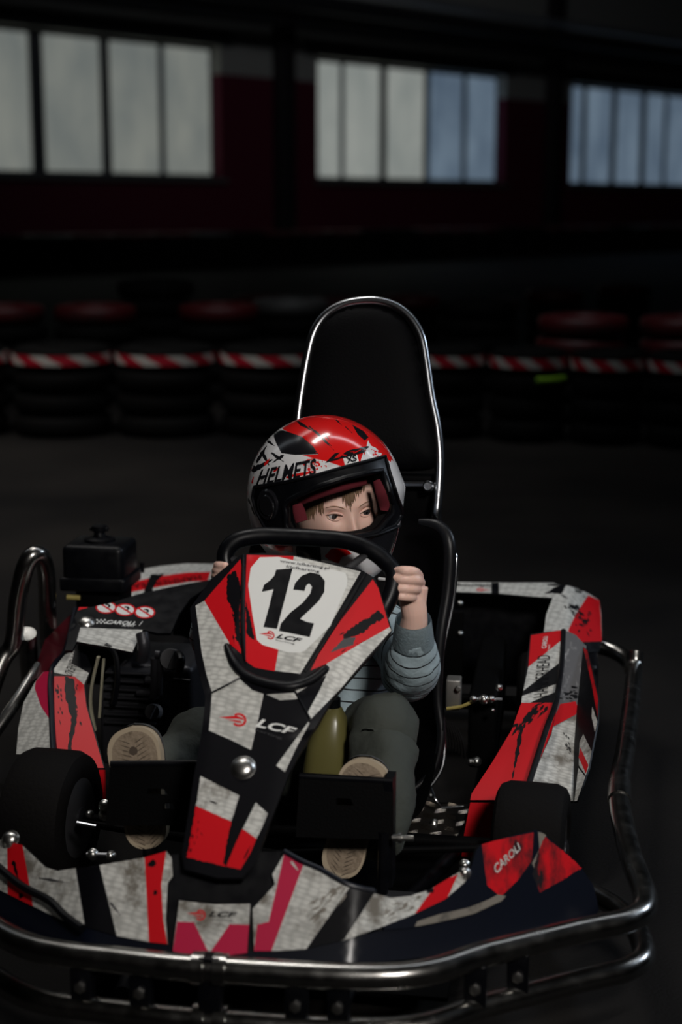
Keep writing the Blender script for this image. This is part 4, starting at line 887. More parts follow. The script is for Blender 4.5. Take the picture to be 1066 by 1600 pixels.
# belts / hoses on the right side behind the seat
bm = bmesh.new()
for i in range(6): tube(bm, [K(690+i*5, 1118+i*4, .98), K(700+i*5, 1140+i*5, .97), K(702+i*5, 1165+i*4, .97)], .0025, 8, 4)
bobj('hose_bundle', bm, M['rubber'], kart)
bm = bmesh.new(); a = K(697, 1063, 1.02); bx(bm, (a.x, 1.02, K(700, 1110, 1.02).z), (a.x+.03, 1.06, a.z), bev=.003); lathe(bm, K(717, 1074, 1.015), (0, -1, 0), [(0, .006), (.01, .006), (.012, .004)], 10); bobj('caliper', bm, mat('cast_aluminium', (.30, .29, .27), .45, .8), kart)
bm = bmesh.new(); tube(bm, [K(698, 1107, 1.01), K(720, 1104, 1.01), K(735, 1098, 1.01), K(745, 1093, 1.02)], .0035, 8, 5); bobj('brake_hose', bm, M['yellow'], kart)
for x, y, r in ((740, 1092, .006), (756, 1093, .008), (768, 1092, .006), (780, 1074, .006), (770, 1110, .004), (736, 1190, .006), (745, 1190, .008), (674, 1243, .005)): dome(kart, K(x, y, 1.0), (0, -1, .4), r)
bm = bmesh.new(); tube(bm, [K(735, 1092, 1.01), K(785, 1093, 1.01)], .004, 8, smooth=False); tube(bm, [K(690, 1262, .9), K(726, 1261, .9)], .003, 8, smooth=False); tube(bm, [K(674, 1232, .9), K(680, 1248, .88), K(690, 1260, .88)], .003, 8, 4); bobj('brake_rod', bm, M['chrome'], kart)
bm = bmesh.new(); bx(bm, (.30, 1.05, .10), (.36, 1.5, .26), bev=.01); bobj('side_plate', bm, M['matte'], kart)
# --- air filter box
ab = K(158, 880, 1.38)
bm = bmesh.new(); bx(bm, (ab.x-.073, 1.31, ab.z-.05), (ab.x+.073, 1.44, ab.z+.055), bev=.014); bx(bm, (ab.x-.078, 1.304, ab.z-.052), (ab.x+.078, 1.446, ab.z-.02), bev=.006); afb = bobj('air_filter_box', bm, M['black'], kart)
bm = bmesh.new(); lathe(bm, (ab.x, 1.375, ab.z+.055), (0, 0, 1), [(0, .036), (.006, .036), (.010, .024), (.012, .014), (.022, .012), (.024, .018), (.036, .018), (.038, .010)], 20); bx(bm, (ab.x-.022, 1.369, ab.z+.078), (ab.x+.022, 1.381, ab.z+.088), bev=.003); bobj('filter_knob', bm, M['black'], afb)
bm = bmesh.new(); bx(bm, (ab.x-.05, 1.33, .15), (ab.x+.06, 1.43, ab.z-.045), bev=.01); bobj('filter_duct', bm, M['matte'], afb)
bm = bmesh.new(); tube(bm, [K(104, 933, 1.3), K(125, 934, 1.31)], .006, 10, smooth=False); bobj('stub_pin', bm, M['yellow'], afb); bm = bmesh.new(); lathe(bm, K(222, 888, 1.5), (0, 0, 1), [(-.01, .006), (.015, .006), (.016, .003)], 10); bobj('stub_pin', bm, M['black'], afb)

# ------------------------------------------------------------------ helmet
HC = pv(507, 772, .83)                                   # helmet centre in kart coordinates
hcw = KM @ HC; tc_ = (Vector((0, 0, 0))-Vector((hcw.x, hcw.y, 0))).normalized()
fwd = Matrix.Rotation(R(31), 3, 'Z') @ tc_; fwd = (fwd*math.cos(R(-8))+Vector((0, 0, 1))*math.sin(R(-8))).normalized()
rgt = fwd.cross(Vector((0, 0, 1))).normalized()*-1       # image-right side of the head
upv = fwd.cross(rgt).normalized()
if upv.z < 0: upv = -upv
roll = Matrix.Rotation(R(-9), 3, fwd) 
KI3 = KI.to_3x3()
rgt, upv = roll @ rgt, roll @ upv
if (rgt).x < 0: rgt = -rgt
HB = Matrix((KI3 @ rgt, KI3 @ fwd, KI3 @ upv)).transposed()   # columns: side, forward, up in kart coordinates
HBi = HB.transposed()
def hR(d, off=0.):
    """helmet shell radius in a direction d (side, forward, up)"""
    a, b, c = .143, .168, .150
    if d.y < 0: b = .158
    if d.z < 0: c = .165
    r = 1/math.sqrt((d.x/a)**2+(d.y/b)**2+(d.z/c)**2)
    az = math.atan2(d.x, d.y); el = math.asin(max(-1, min(1, d.z)))
    chin = math.exp(-((el+.62)/.34)**2)*math.exp(-(az/.95)**2); r += .030*chin
    side = math.exp(-((abs(az)-1.5)/.5)**2)*math.exp(-((el+.1)/.4)**2); r -= .006*side
    lip = math.exp(-((el-.34)/.10)**2)*math.exp(-(az/1.0)**4); r += .006*lip
    return r+off
def ghelm(p):
    q = HBi @ (p-HC); L = q.length; return -(L-hR(q/L))
SH = surf_fn(ghelm, 2.0, 3.6, 90)
d0 = (HBi @ (CK-HC)).normalized(); e1 = d0.cross(Vector((0, 0, 1))).normalized(); e2 = e1.cross(d0)
if (HB @ e1).dot(KI3 @ Vector((1, 0, 0))) < 0: e1 = -e1
def to_ae(p):
    d = (HBi @ (p-HC)).normalized(); th = math.acos(max(-1, min(1, d.dot(d0)))); a, b = d.dot(e1), d.dot(e2); h = math.hypot(a, b) or 1; return (th*a/h*100, th*b/h*100)
def from_ae(x, y, off=0.):
    th = math.hypot(x, y)/100; h = math.hypot(x, y) or 1; d = d0*math.cos(th)+(e1*x/h+e2*y/h)*math.sin(th); d.normalize()
    return HC+HB @ (d*hR(d, off))
def H2(pts):
    out = []
    for x, y in pts:
        p = SH(x, y)
        if p is None:      # just outside the outline: pull towards the centre
            for k in range(1, 60):
                xx = x+(508-x)*k*.012; yy = y+(772-y)*k*.012; p = SH(xx, yy)
                if p is not None: break
        out.append(to_ae(p))
    return out
def dense(P, st=8):
    o = []
    for i in range(len(P)):
        a, b = P[i], P[(i+1) % len(P)]; L = math.hypot(b[0]-a[0], b[1]-a[1]); k = max(1, int(L/st)); o += [(a[0]+(b[0]-a[0])*j/k, a[1]+(b[1]-a[1])*j/k) for j in range(k)]
    return o
hole = H2(dense(c1([(298, 480), (315, 455), (360, 430), (440, 395), (560, 358), (660, 335), (722, 325), (745, 385), (772, 470), (768, 510), (726, 566), (700, 590), (655, 606), (600, 614), (520, 614), (400, 614), (330, 610), (303, 570)])))
gask = H2(dense(c1([(165, 395), (300, 374), (420, 348), (560, 308), (735, 262), (752, 330), (790, 450), (806, 490), (806, 520), (775, 565), (700, 598), (650, 622), (600, 640), (520, 648), (400, 648), (250, 640), (200, 555), (172, 500), (156, 440)])))
hr = []   # 0 white 1 red 2 black 3 gasket black 4 dark grey
hr.append((H2(dense(c1([(272, 118), (300, 100), (365, 80), (430, 74), (500, 82), (560, 100), (620, 150), (662, 175), (640, 285), (600, 300), (555, 309), (520, 292), (480, 283), (430, 272), (372, 256), (440, 252), (400, 210), (330, 165), (290, 145)]))), 1))
hr.append((H2(dense(c1([(475, 290), (540, 285), (556, 309), (500, 300)]))), 0))
hr.append((H2(dense(c1([(617, 250), (640, 245), (655, 280), (622, 288)]))), 0)); hr.append((H2(dense(c1([(662, 178), (690, 195), (737, 262), (640, 285), (655, 220)]))), 0))
hr.append((H2(dense(c1([(478, 282), (540, 262), (600, 260), (614, 250), (640, 240), (625, 287), (555, 309)]))), 1))
hr.append((H2(dense(c1([(238, 152), (290, 147), (370, 175), (420, 218), (442, 251), (340, 255), (280, 247), (258, 205)]))), 2))
hr.append((H2(dense(c1([(590, 122), (640, 150), (662, 178), (645, 192), (615, 165)]))), 2))
hr.append((H2(dense(c1([(548, 262), (610, 247), (621, 285), (560, 303)]))), 5))
for a, b, wdt in (((345, 105), (432, 160), 2.2), ((400, 128), (500, 215), 2.0), ((430, 150), (510, 235), 1.6), ((520, 100), (545, 125), 1), ((470, 160), (490, 190), 1.2), ((560, 130), (590, 160), 1), ((300, 125), (330, 105), 1.2), ((150, 325), (240, 275), 4), ((170, 290), (215, 215), 3.5), ((195, 240), (225, 300), 3), ((235, 245), (290, 285), 3), ((290, 255), (240, 290), 2.6), ((140, 240), (200, 190), 2), ((160, 300), (160, 340), 2), ((130, 440), (150, 480), 1.6), ((148, 480), (170, 535), 1.4), ((215, 190), (250, 215), 2)):
    hr.append((H2(dense(jag(stroke(*c1([a, b]), wdt), .5), 6)), 2))
for a, b, wdt in (((300, 355), (360, 335), 2.6), ((340, 345), (430, 325), 2.4), ((245, 330), (265, 310), 2), ((160, 245), (180, 200), 3), ((205, 300), (230, 270), 2), ((150, 380), (160, 350), 1.5), ((118, 365), (130, 440), 2.2), ((125, 300), (140, 330), 2), ((385, 285), (420, 270), 2)):
    hr.append((H2(dense(jag(stroke(*c1([a, b]), wdt), .6), 6)), 1))
for k in range(46):
    x, y = random.gauss(435, 26), random.gauss(312, 20); hr.append((H2(c1(blob(x, y, random.uniform(1.5, 6)))), 1))
for k in range(22):
    x, y = random.uniform(672, 728), random.uniform(205, 262)
    if y > 205+(x-672)*.7: hr.append((H2(c1(blob(x, y, random.uniform(1.5, 6)))), 1))
hr.append((gask, 3))
# chin bar graphics
for poly, m_ in (([(600, 640), (690, 600), (780, 566), (800, 560), (792, 600), (772, 690), (760, 740), (690, 700)], 2), ([(345, 640), (452, 645), (455, 720), (345, 720)], 2), ([(640, 660), (700, 640), (745, 690), (700, 720)], 3), ([(452, 652), (575, 658), (650, 765), (600, 745), (455, 700)], 0), ([(470, 700), (500, 665), (560, 660), (590, 690), (545, 700), (530, 730), (490, 715)], 1), ([(180, 632), (345, 640), (345, 700), (300, 690), (200, 660)], 0), ([(190, 636), (330, 645), (330, 680), (240, 672)], 1),
                 ([(800, 520), (820, 500), (822, 560), (800, 720), (770, 690), (790, 600)], 0), ([(805, 545), (821, 540), (812, 640), (795, 715), (790, 690), (800, 630), (790, 590)], 1)):
    hr.append((H2(dense(jag(c1(poly), .8), 6)), m_))
circ = [(172*math.cos(2*math.pi*i/60)*1.62, 172*math.sin(2*math.pi*i/60)*1.62) for i in range(60)]
v2, tr_, mi_ = cdt(circ, [hole], hr, 7.0)
hm2 = []
for t, m_ in zip(tr_, mi_):          # the far side of the shell carries the same livery: red crown, white flanks
    cx = sum(v2[k][0] for k in t)/3; cy = sum(v2[k][1] for k in t)/3
    if m_ == 0 and math.hypot(cx, cy) > 95:
        d = HBi @ (from_ae(cx, cy)-HC)
        if d.z > .10 and abs(d.x) < .07: m_ = 1
    hm2.append(m_)
V = [from_ae(x, y) for x, y in v2]; n0 = len(V); V += [from_ae(x, y, -.012) for x, y in v2]
Fc, FM = [], []; cnt = {}
zc_ = -.135
T2 = []
for t, m_ in zip(tr_, hm2):
    c = (V[t[0]]+V[t[1]]+V[t[2]])/3; dl = HBi @ (c-HC)
    if dl.z < zc_: continue
    a, b, c_ = (V[k] for k in t)
    if (b-a).cross(c_-a).dot(a-HC) < 0: t = tuple(reversed(t))
    T2.append((t, m_))
for t, m_ in T2:
    Fc.append(t); FM.append(m_); Fc.append(tuple(n0+k for k in reversed(t))); FM.append(3)
    for a, b in ((t[0], t[1]), (t[1], t[2]), (t[2], t[0])): cnt[(a, b)] = 1
for a, b in cnt:
    if (b, a) not in cnt: Fc.append((b, a, n0+a, n0+b)); FM.append(3)
def hdecal(s, quad, mi, bold, sh, off=.0012):
    vs, ts = text_px(s, quad, bold, sh)
    b_ = bmesh.new(); vv = [b_.verts.new((x, y, 0)) for x, y in vs]
    for t in ts:
        try: b_.faces.new([vv[k] for k in t])
        except ValueError: pass
    for _ in range(3): bmesh.ops.subdivide_edges(b_, edges=[e for e in b_.edges if e.calc_length() > 6], cuts=1)
    bmesh.ops.triangulate(b_, faces=b_.faces); b_.verts.index_update(); s0 = len(V); ok = []
    for v in b_.verts:
        p = SH(v.co.x, v.co.y); ok.append(p is not None); V.append(p+(p-HC).normalized()*off if p is not None else HC)
    for f in b_.faces:
        t = [v.index for v in f.verts]
        if all(ok[k] for k in t):
            a, b, c = (V[s0+k] for k in t); t = t if (b-a).cross(c-a).dot(a-HC) > 0 else t[::-1]; Fc.append(tuple(s0+k for k in t)); FM.append(mi)
    b_.free()
hdecal('HELMETS', c1([(190, 322), (432, 272), (438, 345), (172, 392)]), 2, .02, .2, .0025)
hdecal('XS', c1([(560, 268), (604, 256), (610, 283), (567, 294)]), 2, .03, 0, .003)
hdecal('LS2', c1([(485, 258), (662, 217), (655, 243), (472, 292)]), 2, .06, .3, .003)
helmet = empty('racing_helmet', "child's glossy red and white full-face helmet with open visor, worn by the boy", 'helmet', mw=KM)
me = bpy.data.meshes.new('shell'); me.from_pydata(V, [], Fc); me.polygons.foreach_set('material_index', FM); me.update()
link('shell', me, [M[k] for k in ('helmw', 'helmr', 'helmk', 'black', 'dkgrey', 'plate')], helmet, sharp=50)
# opening rim, padding
def hole_ring(off, sc=1.):
    cx = sum(p[0] for p in hole)/len(hole); cy = sum(p[1] for p in hole)/len(hole)
    return [from_ae(cx+(x-cx)*sc, cy+(y-cy)*sc, off) for x, y in hole]
bm = bmesh.new(); tube(bm, hole_ring(-.002, 1.02), .0055, 10, 1, closed=True, smooth=False); tube(bm, [from_ae(x, y, .001) for x, y in gask], .0035, 8, 1, closed=True, smooth=False); bobj('opening_trim', bm, M['black'], helmet)
def ring_loft(name, rings, m, idx=None):
    bm = bmesh.new(); rr = [[bm.verts.new(p) for p in r] for r in rings]; n = len(rr[0])
    for a, b in zip(rr, rr[1:]):
        for i in range(n):
            bm.faces.new((a[i], a[(i+1) % n], b[(i+1) % n], b[i]))
    bmesh.ops.solidify(bm, geom=bm.faces, thickness=.002); return bobj(name, bm, m, helmet)
ring_loft('inner_padding', [hole_ring(-.004, 1.0), hole_ring(-.02, 1.04), hole_ring(-.034, 1.14)], M['blackpad'])
def pod(name, pts, off, r, m):
    bm = bmesh.new(); tube(bm, [from_ae(*H2([p])[0], off) for p in pts], r, 16, 6, flat=.5, up=(0, -1, 0)); bobj(name, bm, m, helmet)
pod('brow_padding', c1([(320, 470), (400, 435), (500, 400), (600, 372), (700, 350)]), -.035, [.008, .010, .010, .010, .008], M['lining'])
pod('cheek_pad', c1([(325, 480), (335, 520), (350, 570)]), -.024, [.009, .012, .012], M['lining'])
pod('cheek_pad', c1([(716, 362), (735, 420), (752, 478), (750, 505)]), -.012, [.007, .010, .010, .007], M['lining'])
bm = bmesh.new(); p = from_ae(*H2(c1([(222, 475)]))[0], .001); lathe(bm, p, (p-HC), [(-.012, .030), (.0, .030), (.003, .027), (.003, .02), (.005, .018), (.005, .006)], 30); bobj('visor_pivot', bm, M['helmk'], helmet)
bm = bmesh.new(); tube(bm, [from_ae(*H2([q])[0], .004) for q in c1([(240, 530), (250, 500), (248, 465)])], .0018, 8, 4); bobj('visor_tab', bm, M['chrome'], helmet)
bm = bmesh.new(); tube(bm, [from_ae(*H2([q])[0], .006) for q in c1([(600, 612), (690, 598), (760, 572), (790, 560)])], .0022, 8, 4); bobj('chin_vent', bm, M['black'], helmet)
bm = bmesh.new(); tube(bm, [K(592, 904, .74), K(604, 905, .735), K(614, 900, .735)], .003, 8, 4); bobj('chin_edge', bm, mat('white_rubber', (.6, .6, .6), .5), helmet)

# ------------------------------------------------------------------ the child
HBS = HB                                        # the head turns a little in the helmet
_a = R(15); _r, _f, _u = HB.col[0].copy(), HB.col[1].copy(), HB.col[2].copy()
_r2 = _r*math.cos(_a)+_u*math.sin(_a); _u2 = _u*math.cos(_a)-_r*math.sin(_a)
_b = R(13); _f2 = _f*math.cos(_b)-_r2*math.sin(_b); _r3 = _r2*math.cos(_b)+_f*math.sin(_b)
HB = Matrix((_r3, _f2, _u2)).transposed()
FCN = HC+HB @ Vector((.022, .002, -.018))      # centre of the head
def facer(d):
    a, b, c = .084, .098, .115
    r = 1/math.sqrt((d.x/a)**2+(d.y/b)**2+(d.z/c)**2); return r
def g2(x, y, cx, cy, sx, sy): return math.exp(-((x-cx)/sx)**2-((y-cy)/sy)**2)
EX, EZ = .0305, .006
def head_pt(d):
    r = facer(d); p = d*r
    if d.y > .15:
        x, z = p.x, p.z; k = min(1, (d.y-.15)/.3)
        dy = 0
        dy += .021*g2(x, z, 0, -.024, .0095, .012)+.010*g2(x, z, 0, -.008, .008, .018)      # nose tip, bridge
        dy += .005*(g2(x, z, .009, -.027, .005, .005)+g2(x, z, -.009, -.027, .005, .005))       # alae
        dy -= .009*(g2(x, z, EX, EZ, .015, .011)+g2(x, z, -EX, EZ, .015, .011))               # sockets
        dy += .0045*(g2(x, z, EX, .024, .02, .007)+g2(x, z, -EX, .024, .02, .007))             # brows
        dy += .007*(g2(x, z, .038, -.022, .02, .018)+g2(x, z, -.038, -.022, .02, .018))          # cheeks
        dy += .007*g2(x, z, 0, -.050, .018, .007)-.004*g2(x, z, 0, -.0475, .016, .0018)          # lips
        dy -= .002*g2(x, z, 0, -.038, .003, .004)
        dy += .006*g2(x, z, 0, -.078, .018, .014)
        p.y += dy*k
    return p
bm = bmesh.new(); NU, NV = 150, 100; rows = []
for j in range(1, NV):
    th = math.pi*j/NV; rr = []
    for i in range(NU):
        a = 2*math.pi*i/NU; d = Vector((math.sin(th)*math.sin(a), math.sin(th)*math.cos(a), math.cos(th))); rr.append(bm.verts.new(FCN+HB @ head_pt(d)))
    rows.append(rr)
for a, b in zip(rows, rows[1:]):
    for i in range(NU): bm.faces.new((a[i], a[(i+1) % NU], b[(i+1) % NU], b[i]))
bm.faces.new(rows[0]); bm.faces.new(rows[-1])
neck = FCN+HB @ Vector((0, -.02, -.09)); chest = Vector((.055, .92, .40))
tube(bm, [neck, (neck+chest)/2+Vector((0, .01, .02)), chest], [.045, .045, .05], 20, 6)
# torso, arms, legs under the clothes
tube(bm, [chest, Vector((.055, .94, .30)), Vector((.055, .90, .19)), Vector((.055, .86, .14))], [.07, .085, .085, .075], 20, 5)
shR, shL = Vector((.145, .93, .43)), Vector((-.035, .93, .43))
elR = pv(645, 1066, .72); wrR = pv(648, 962, .605)
tube(bm, [shR, (shR+elR)/2, elR], [.035, .032, .028], 16, 4)
tube(bm, [elR, pv(646, 1015, .655), pv(646, 985, .62), wrR, pv(644, 935, .604), pv(642, 915, .60)], [.03, .030, .0255, .0225, .024, .018], 20, 5)
# left-of-picture arm
elL = pv(330, 1000, .78); wrL = pv(348, 915, .63)
tube(bm, [shL, (shL+elL)/2, elL], [.035, .032, .028], 16, 4); tube(bm, [elL, wrL], [.028, .021], 16, smooth=False)
# legs
hipR, hipL = Vector((.105, .85, .14)), Vector((.005, .85, .14))
knR = pv(597, 1138, .60); anR = pv(585, 1265, .45); knL = pv(330, 1150, .62); anL = pv(225, 1220, .47)
for h_, k_, a_ in ((hipR, knR, anR), (hipL, knL, anL)):
    tube(bm, [h_, (h_+k_)/2, k_], [.055, .048, .038], 16, 4); tube(bm, [k_, (k_*.6+a_*.4), a_], [.036, .034, .024], 16, 4)
# hands
def hand(W, knuckle_line, tips, pips, dips, rad, palm_w):
    kc = sum(knuckle_line, Vector())/4
    tube(bm, [W, W*.5+kc*.5, kc], [.021, .024, .024], 16, 4, flat=.75)
    for k_, p_, d_, t_, r_ in zip(knuckle_line, pips, dips, tips, rad):
        tube(bm, [kc*.35+k_*.65, k_, p_, d_, t_], [r_*1.05, r_*1.08, r_*1.05, r_, r_*.8], 14, 5)
        ell(bm, t_, (r_*.84,)*3, seg=12)
P = lambda lst, v: [pv(x, y, v) for x, y in c2(lst)]
yk = (137, 168, 202, 234)
kn = P([(948, 150), (955, 178), (950, 208), (940, 236)], .612)
pi_ = P([(930, 136), (938, 168), (930, 203), (918, 236)], .572)
di_ = P([(893, 131), (880, 163), (875, 200), (878, 233)], .560)
ti_ = P([(862, 131), (835, 158), (828, 193), (843, 228)], .572)
hand(wrR, kn, ti_, pi_, di_, (.0086, .0090, .0087, .0078), .03)
tube(bm, [pv(655, 925, .612), pv(643, 905, .632), pv(628, 895, .636), pv(614, 889, .634)], [.011, .010, .009, .007], 12, 5)   # thumb behind the rim
kn = [pv(x, y, .64) for x, y in ((350, 888), (352, 894), (354, 901), (356, 908))]; pi_ = [pv(x, y, .60) for x, y in ((341, 884), (339, 892), (338, 900), (338, 908))]
di_ = [pv(x, y, .572) for x, y in ((343, 884), (342, 892), (341, 900), (341, 908))]; ti_ = [pv(x, y, .56) for x, y in ((352, 884), (353, 892), (353, 900), (353, 908))]
hand(wrL, kn, ti_, pi_, di_, (.0082, .0086, .0084, .0075), .03)
tube(bm, [pv(352, 908, .64), pv(362, 892, .645), pv(372, 880, .64)], [.010, .009, .007], 12, 4)
bmesh.ops.recalc_face_normals(bm, faces=bm.faces)
me = bpy.data.meshes.new('raw'); bm.to_mesh(me); bm.free()
tmp = bpy.data.objects.new('raw', me); COL.objects.link(tmp)
rm = tmp.modifiers.new('r', 'REMESH'); rm.mode = 'VOXEL'; rm.voxel_size = .0019
sm = tmp.modifiers.new('s', 'SMOOTH'); sm.factor = .5; sm.iterations = 2
bpy.context.view_layer.update()
me2 = bpy.data.meshes.new_from_object(tmp.evaluated_get(bpy.context.evaluated_depsgraph_get())); me2.materials.clear(); bpy.data.objects.remove(tmp)
me2.name = 'body'
person = empty('person', 'small boy in striped pale sweater and olive trousers, seated in the kart', 'person', mw=KM)
link('body', me2, [M['skin']], person, sharp=80)
def onface(x, z, off=0.):
    lo, hi = 0., 0.; d = Vector((x, .09, z))
    for _ in range(6):
        dd = d.normalized(); p = head_pt(dd); d = Vector((d.x+(x-p.x), d.y, d.z+(z-p.z)))
    p = head_pt(d.normalized()); return FCN+HB @ (p+Vector((0, off, 0)))
fy = (HB @ Vector((0, 1, 0))).normalized()
for s in (-1, 1):
    c = onface(s*EX, EZ, -.0085); bm = bmesh.new()
    gz = (fy+HB @ Vector((.16, 0, -.12))).normalized()
    rq = gz.to_track_quat('Z', 'Y').to_matrix()
    ell(bm, c, (.0125,)*3, mi=0, seg=24); lathe(bm, c+gz*.0112, gz, [(-.002, .0072), (.0008, .0070), (.0016, .0035)], 18, mi=1); lathe(bm, c+gz*.0112, gz, [(.0012, .0028), (.0019, .0024)], 14, mi=2)
    bobj('eye', bm, [M['eyew'], M['iris'], M['pupil']], person)
    # lids
    for sg, nm in ((1, 'upper'), (-1, 'lower')):
        bm = bmesh.new(); pts = []
        for i in range(7):
            t = -1+2*i/6; pts.append(onface(s*EX+t*.0150, EZ+sg*.0073*(1-t*t)+(.0004 if sg < 0 else .0012), (.0012 if abs(t) < .9 else -.001)+(.0035 if sg > 0 else .0022)*(1-t*t)))
        tube(bm, pts, [.0012, .002, .0023, .0024, .0023, .002, .0012] if sg > 0 else [.0006, .001, .0012, .0012, .0012, .001, .0006], 10, 4); bobj('eyelid', bm, M['skin'], person)
    bm = bmesh.new(); tube(bm, [onface(s*(EX+t*.0150), EZ+.0066*(1-t*t)+.0002, .0046-.002*t*t) for t in (-.9, -.5, 0, .5, .9)], [.0002, .0005, .0006, .0006, .0003], 8, 4); bobj('eyelash', bm, mat('lash', (.05, .03, .02), .6), person)
    bm = bmesh.new(); tube(bm, [onface(s*x, z, .0002) for x, z in ((.013, .0215), (.022, .026), (.034, .0275), (.046, .023))], [.0008, .0018, .0018, .0007], 8, 4, flat=.6); bobj('eyebrow', bm, M['brow'], person)
    bm = bmesh.new(); ell(bm, onface(s*.0058, -.0325, -.0008), (.0028, .0028, .0018), seg=10); bobj('nostril', bm, mat('nostril_shadow', (.10, .03, .025), .8), person)
bm = bmesh.new(); tube(bm, [onface(x, z, .0002) for x, z in ((-.019, -.050), (-.008, -.0465), (0, -.0475), (.008, -.0465), (.019, -.050))], [.001, .003, .003, .003, .001], 10, 4, flat=.7); tube(bm, [onface(x, z, .0002) for x, z in ((-.017, -.051), (-.008, -.0545), (0, -.0555), (.008, -.0545), (.017, -.051))], [.001, .003, .0036, .003, .001], 10, 4, flat=.7); bobj('lips', bm, M['lip'], person)
# hair: locks hanging from under the brow padding
bm = bmesh.new()
for i in range(230):
    t = random.random(); x = -.078+.108*t; zt_ = .088-.012*abs(x)/.06+random.uniform(-.004, .008)
    ln = .030+.026*math.exp(-((x+.004)/.010)**2)+.02*max(0, (-x-.045))/.03+random.uniform(0, .012)
    if x < -.05: ln += .022
    sw_ = random.uniform(-.006, .004)
    pts = [onface(x+sw_*k, zt_-ln*k, .0035*(1-k)+.0012) for k in (0, .33, .66, 1)]
    tube(bm, pts, [.0028, .0026, .0018, .0004], 6, 2, flat=.6)
hp = bobj('hair', bm, M['hair'], person)
# fingernails on the visible hand
bm = bmesh.new()
for (x, y) in c2([(862, 126), (836, 152)]): ell(bm, pv(x, y, .5655), (.0045, .0016, .0036), seg=10)
bobj('fingernails', bm, M['nail'], person)
# --- sweater
def stripe_cloth(name, P0, axis, sp, w_, ph=0., bend=(0, 0, 0)):
    m = bpy.data.materials.new(name); m.use_nodes = True; nt = m.node_tree; L = nt.links.new; b = nt.nodes['Principled BSDF']
    tc = nd(nt, 'ShaderNodeTexCoord'); v = nt.nodes.new('ShaderNodeVectorMath'); v.operation = 'DOT_PRODUCT'; L(tc.outputs['Object'], v.inputs[0]); v.inputs[1].default_value = axis
    ns = nd(nt, 'ShaderNodeTexNoise'); ns.inputs['Scale'].default_value = 14; L(tc.outputs['Object'], ns.inputs['Vector'])
    ma = nt.nodes.new('ShaderNodeMath'); ma.operation = 'MULTIPLY_ADD'; ma.inputs[1].default_value = .010; L(ns.outputs[0], ma.inputs[0]); L(v.outputs['Value'], ma.inputs[2])
    s1 = nt.nodes.new('ShaderNodeMath'); s1.operation = 'MULTIPLY_ADD'; s1.inputs[1].default_value = 1/sp; s1.inputs[2].default_value = ph; L(ma.outputs[0], s1.inputs[0])
    f = nt.nodes.new('ShaderNodeMath'); f.operation = 'FRACT'; L(s1.outputs[0], f.inputs[0]); g = nt.nodes.new('ShaderNodeMath'); g.operation = 'LESS_THAN'; g.inputs[1].default_value = w_; L(f.outputs[0], g.inputs[0])
    x = nt.nodes.new('ShaderNodeMix'); x.data_type = 'RGBA'; x.inputs[6].default_value = (.34, .43, .47, 1); x.inputs[7].default_value = (.012, .013, .016, 1); L(g.outputs[0], x.inputs[0]); L(x.outputs[2], b.inputs['Base Color']); b.inputs['Roughness'].default_value = .9
    n2 = nd(nt, 'ShaderNodeTexNoise'); n2.inputs['Scale'].default_value = 55; n2.inputs['Detail'].default_value = 3; L(tc.outputs['Object'], n2.inputs['Vector']); bp = nd(nt, 'ShaderNodeBump'); bp.inputs['Strength'].default_value = .45; bp.inputs['Distance'].default_value = .006; L(n2.outputs[0], bp.inputs['Height']); L(bp.outputs[0], b.inputs['Normal'])
    return m
plain = mat('sweater_cuff_cloth', (.34, .43, .47), .9, bump=.4, bscale=200)
ax_ = (pv(648, 975, .62)-pv(642, 1050, .70)).normalized()
mS = stripe_cloth('striped_sweater_sleeve', None, tuple(ax_), .0235, .13, .1)
mT = stripe_cloth('striped_sweater_body', None, (.1, .1, 1), .024, .12)
def wrinkled(bm, amp=.004, f=28):
    from mathutils import noise
    for v in bm.verts:
        n_ = noise.noise(v.co*f)+.5*noise.noise(v.co*f*2.3); v.co += v.normal*n_*amp
bm = bmesh.new(); tube(bm, [pv(646, 990, .622), pv(646, 1003, .632), pv(646, 1013, .64), pv(645, 1027, .655), pv(643, 1042, .685), pv(640, 1050, .73), pv(630, 1030, .80), shR+Vector((0, -.02, .0)), shR+Vector((-.04, .02, .01))], [.034, .036, .041, .0475, .053, .053, .048, .052, .05], 36, 8)
bm.normal_update(); wrinkled(bm, .0035, 30); sl = bobj('sweater_sleeve', bm, mS, person, sharp=80)
bm = bmesh.new(); tube(bm, [pv(646, 967, .608), pv(646, 978, .614), pv(646, 990, .622), pv(646, 1003, .632)], [.0315, .0335, .0355, .038], 32, 5, caps=False); bmesh.ops.solidify(bm, geom=bm.faces, thickness=.003); bobj('sweater_cuff', bm, plain, person, sharp=80)
bm = bmesh.new(); tube(bm, [wrL*.75+elL*.25, elL, (elL+shL)/2, shL], [.03, .04, .044, .05], 28, 6); bm.normal_update(); wrinkled(bm, .003); bobj('sweater_sleeve', bm, mT, person, sharp=80)
bm = bmesh.new(); rg = []
for z_, rx, ry, cy_, cx_ in ((.155, .10, .085, .86, .065), (.20, .112, .095, .875, .065), (.27, .118, .10, .89, .06), (.35, .118, .095, .90, .055), (.42, .115, .085, .91, .055), (.47, .085, .07, .90, .05), (.50, .05, .05, .89, .045)):
    rg.append([bm.verts.new((cx_+rx*math.cos(2*math.pi*i/40), cy_+ry*math.sin(2*math.pi*i/40), z_)) for i in range(40)])
for a, b in zip(rg, rg[1:]):
    for i in range(40): bm.faces.new((a[i], a[(i+1) % 40], b[(i+1) % 40], b[i]))
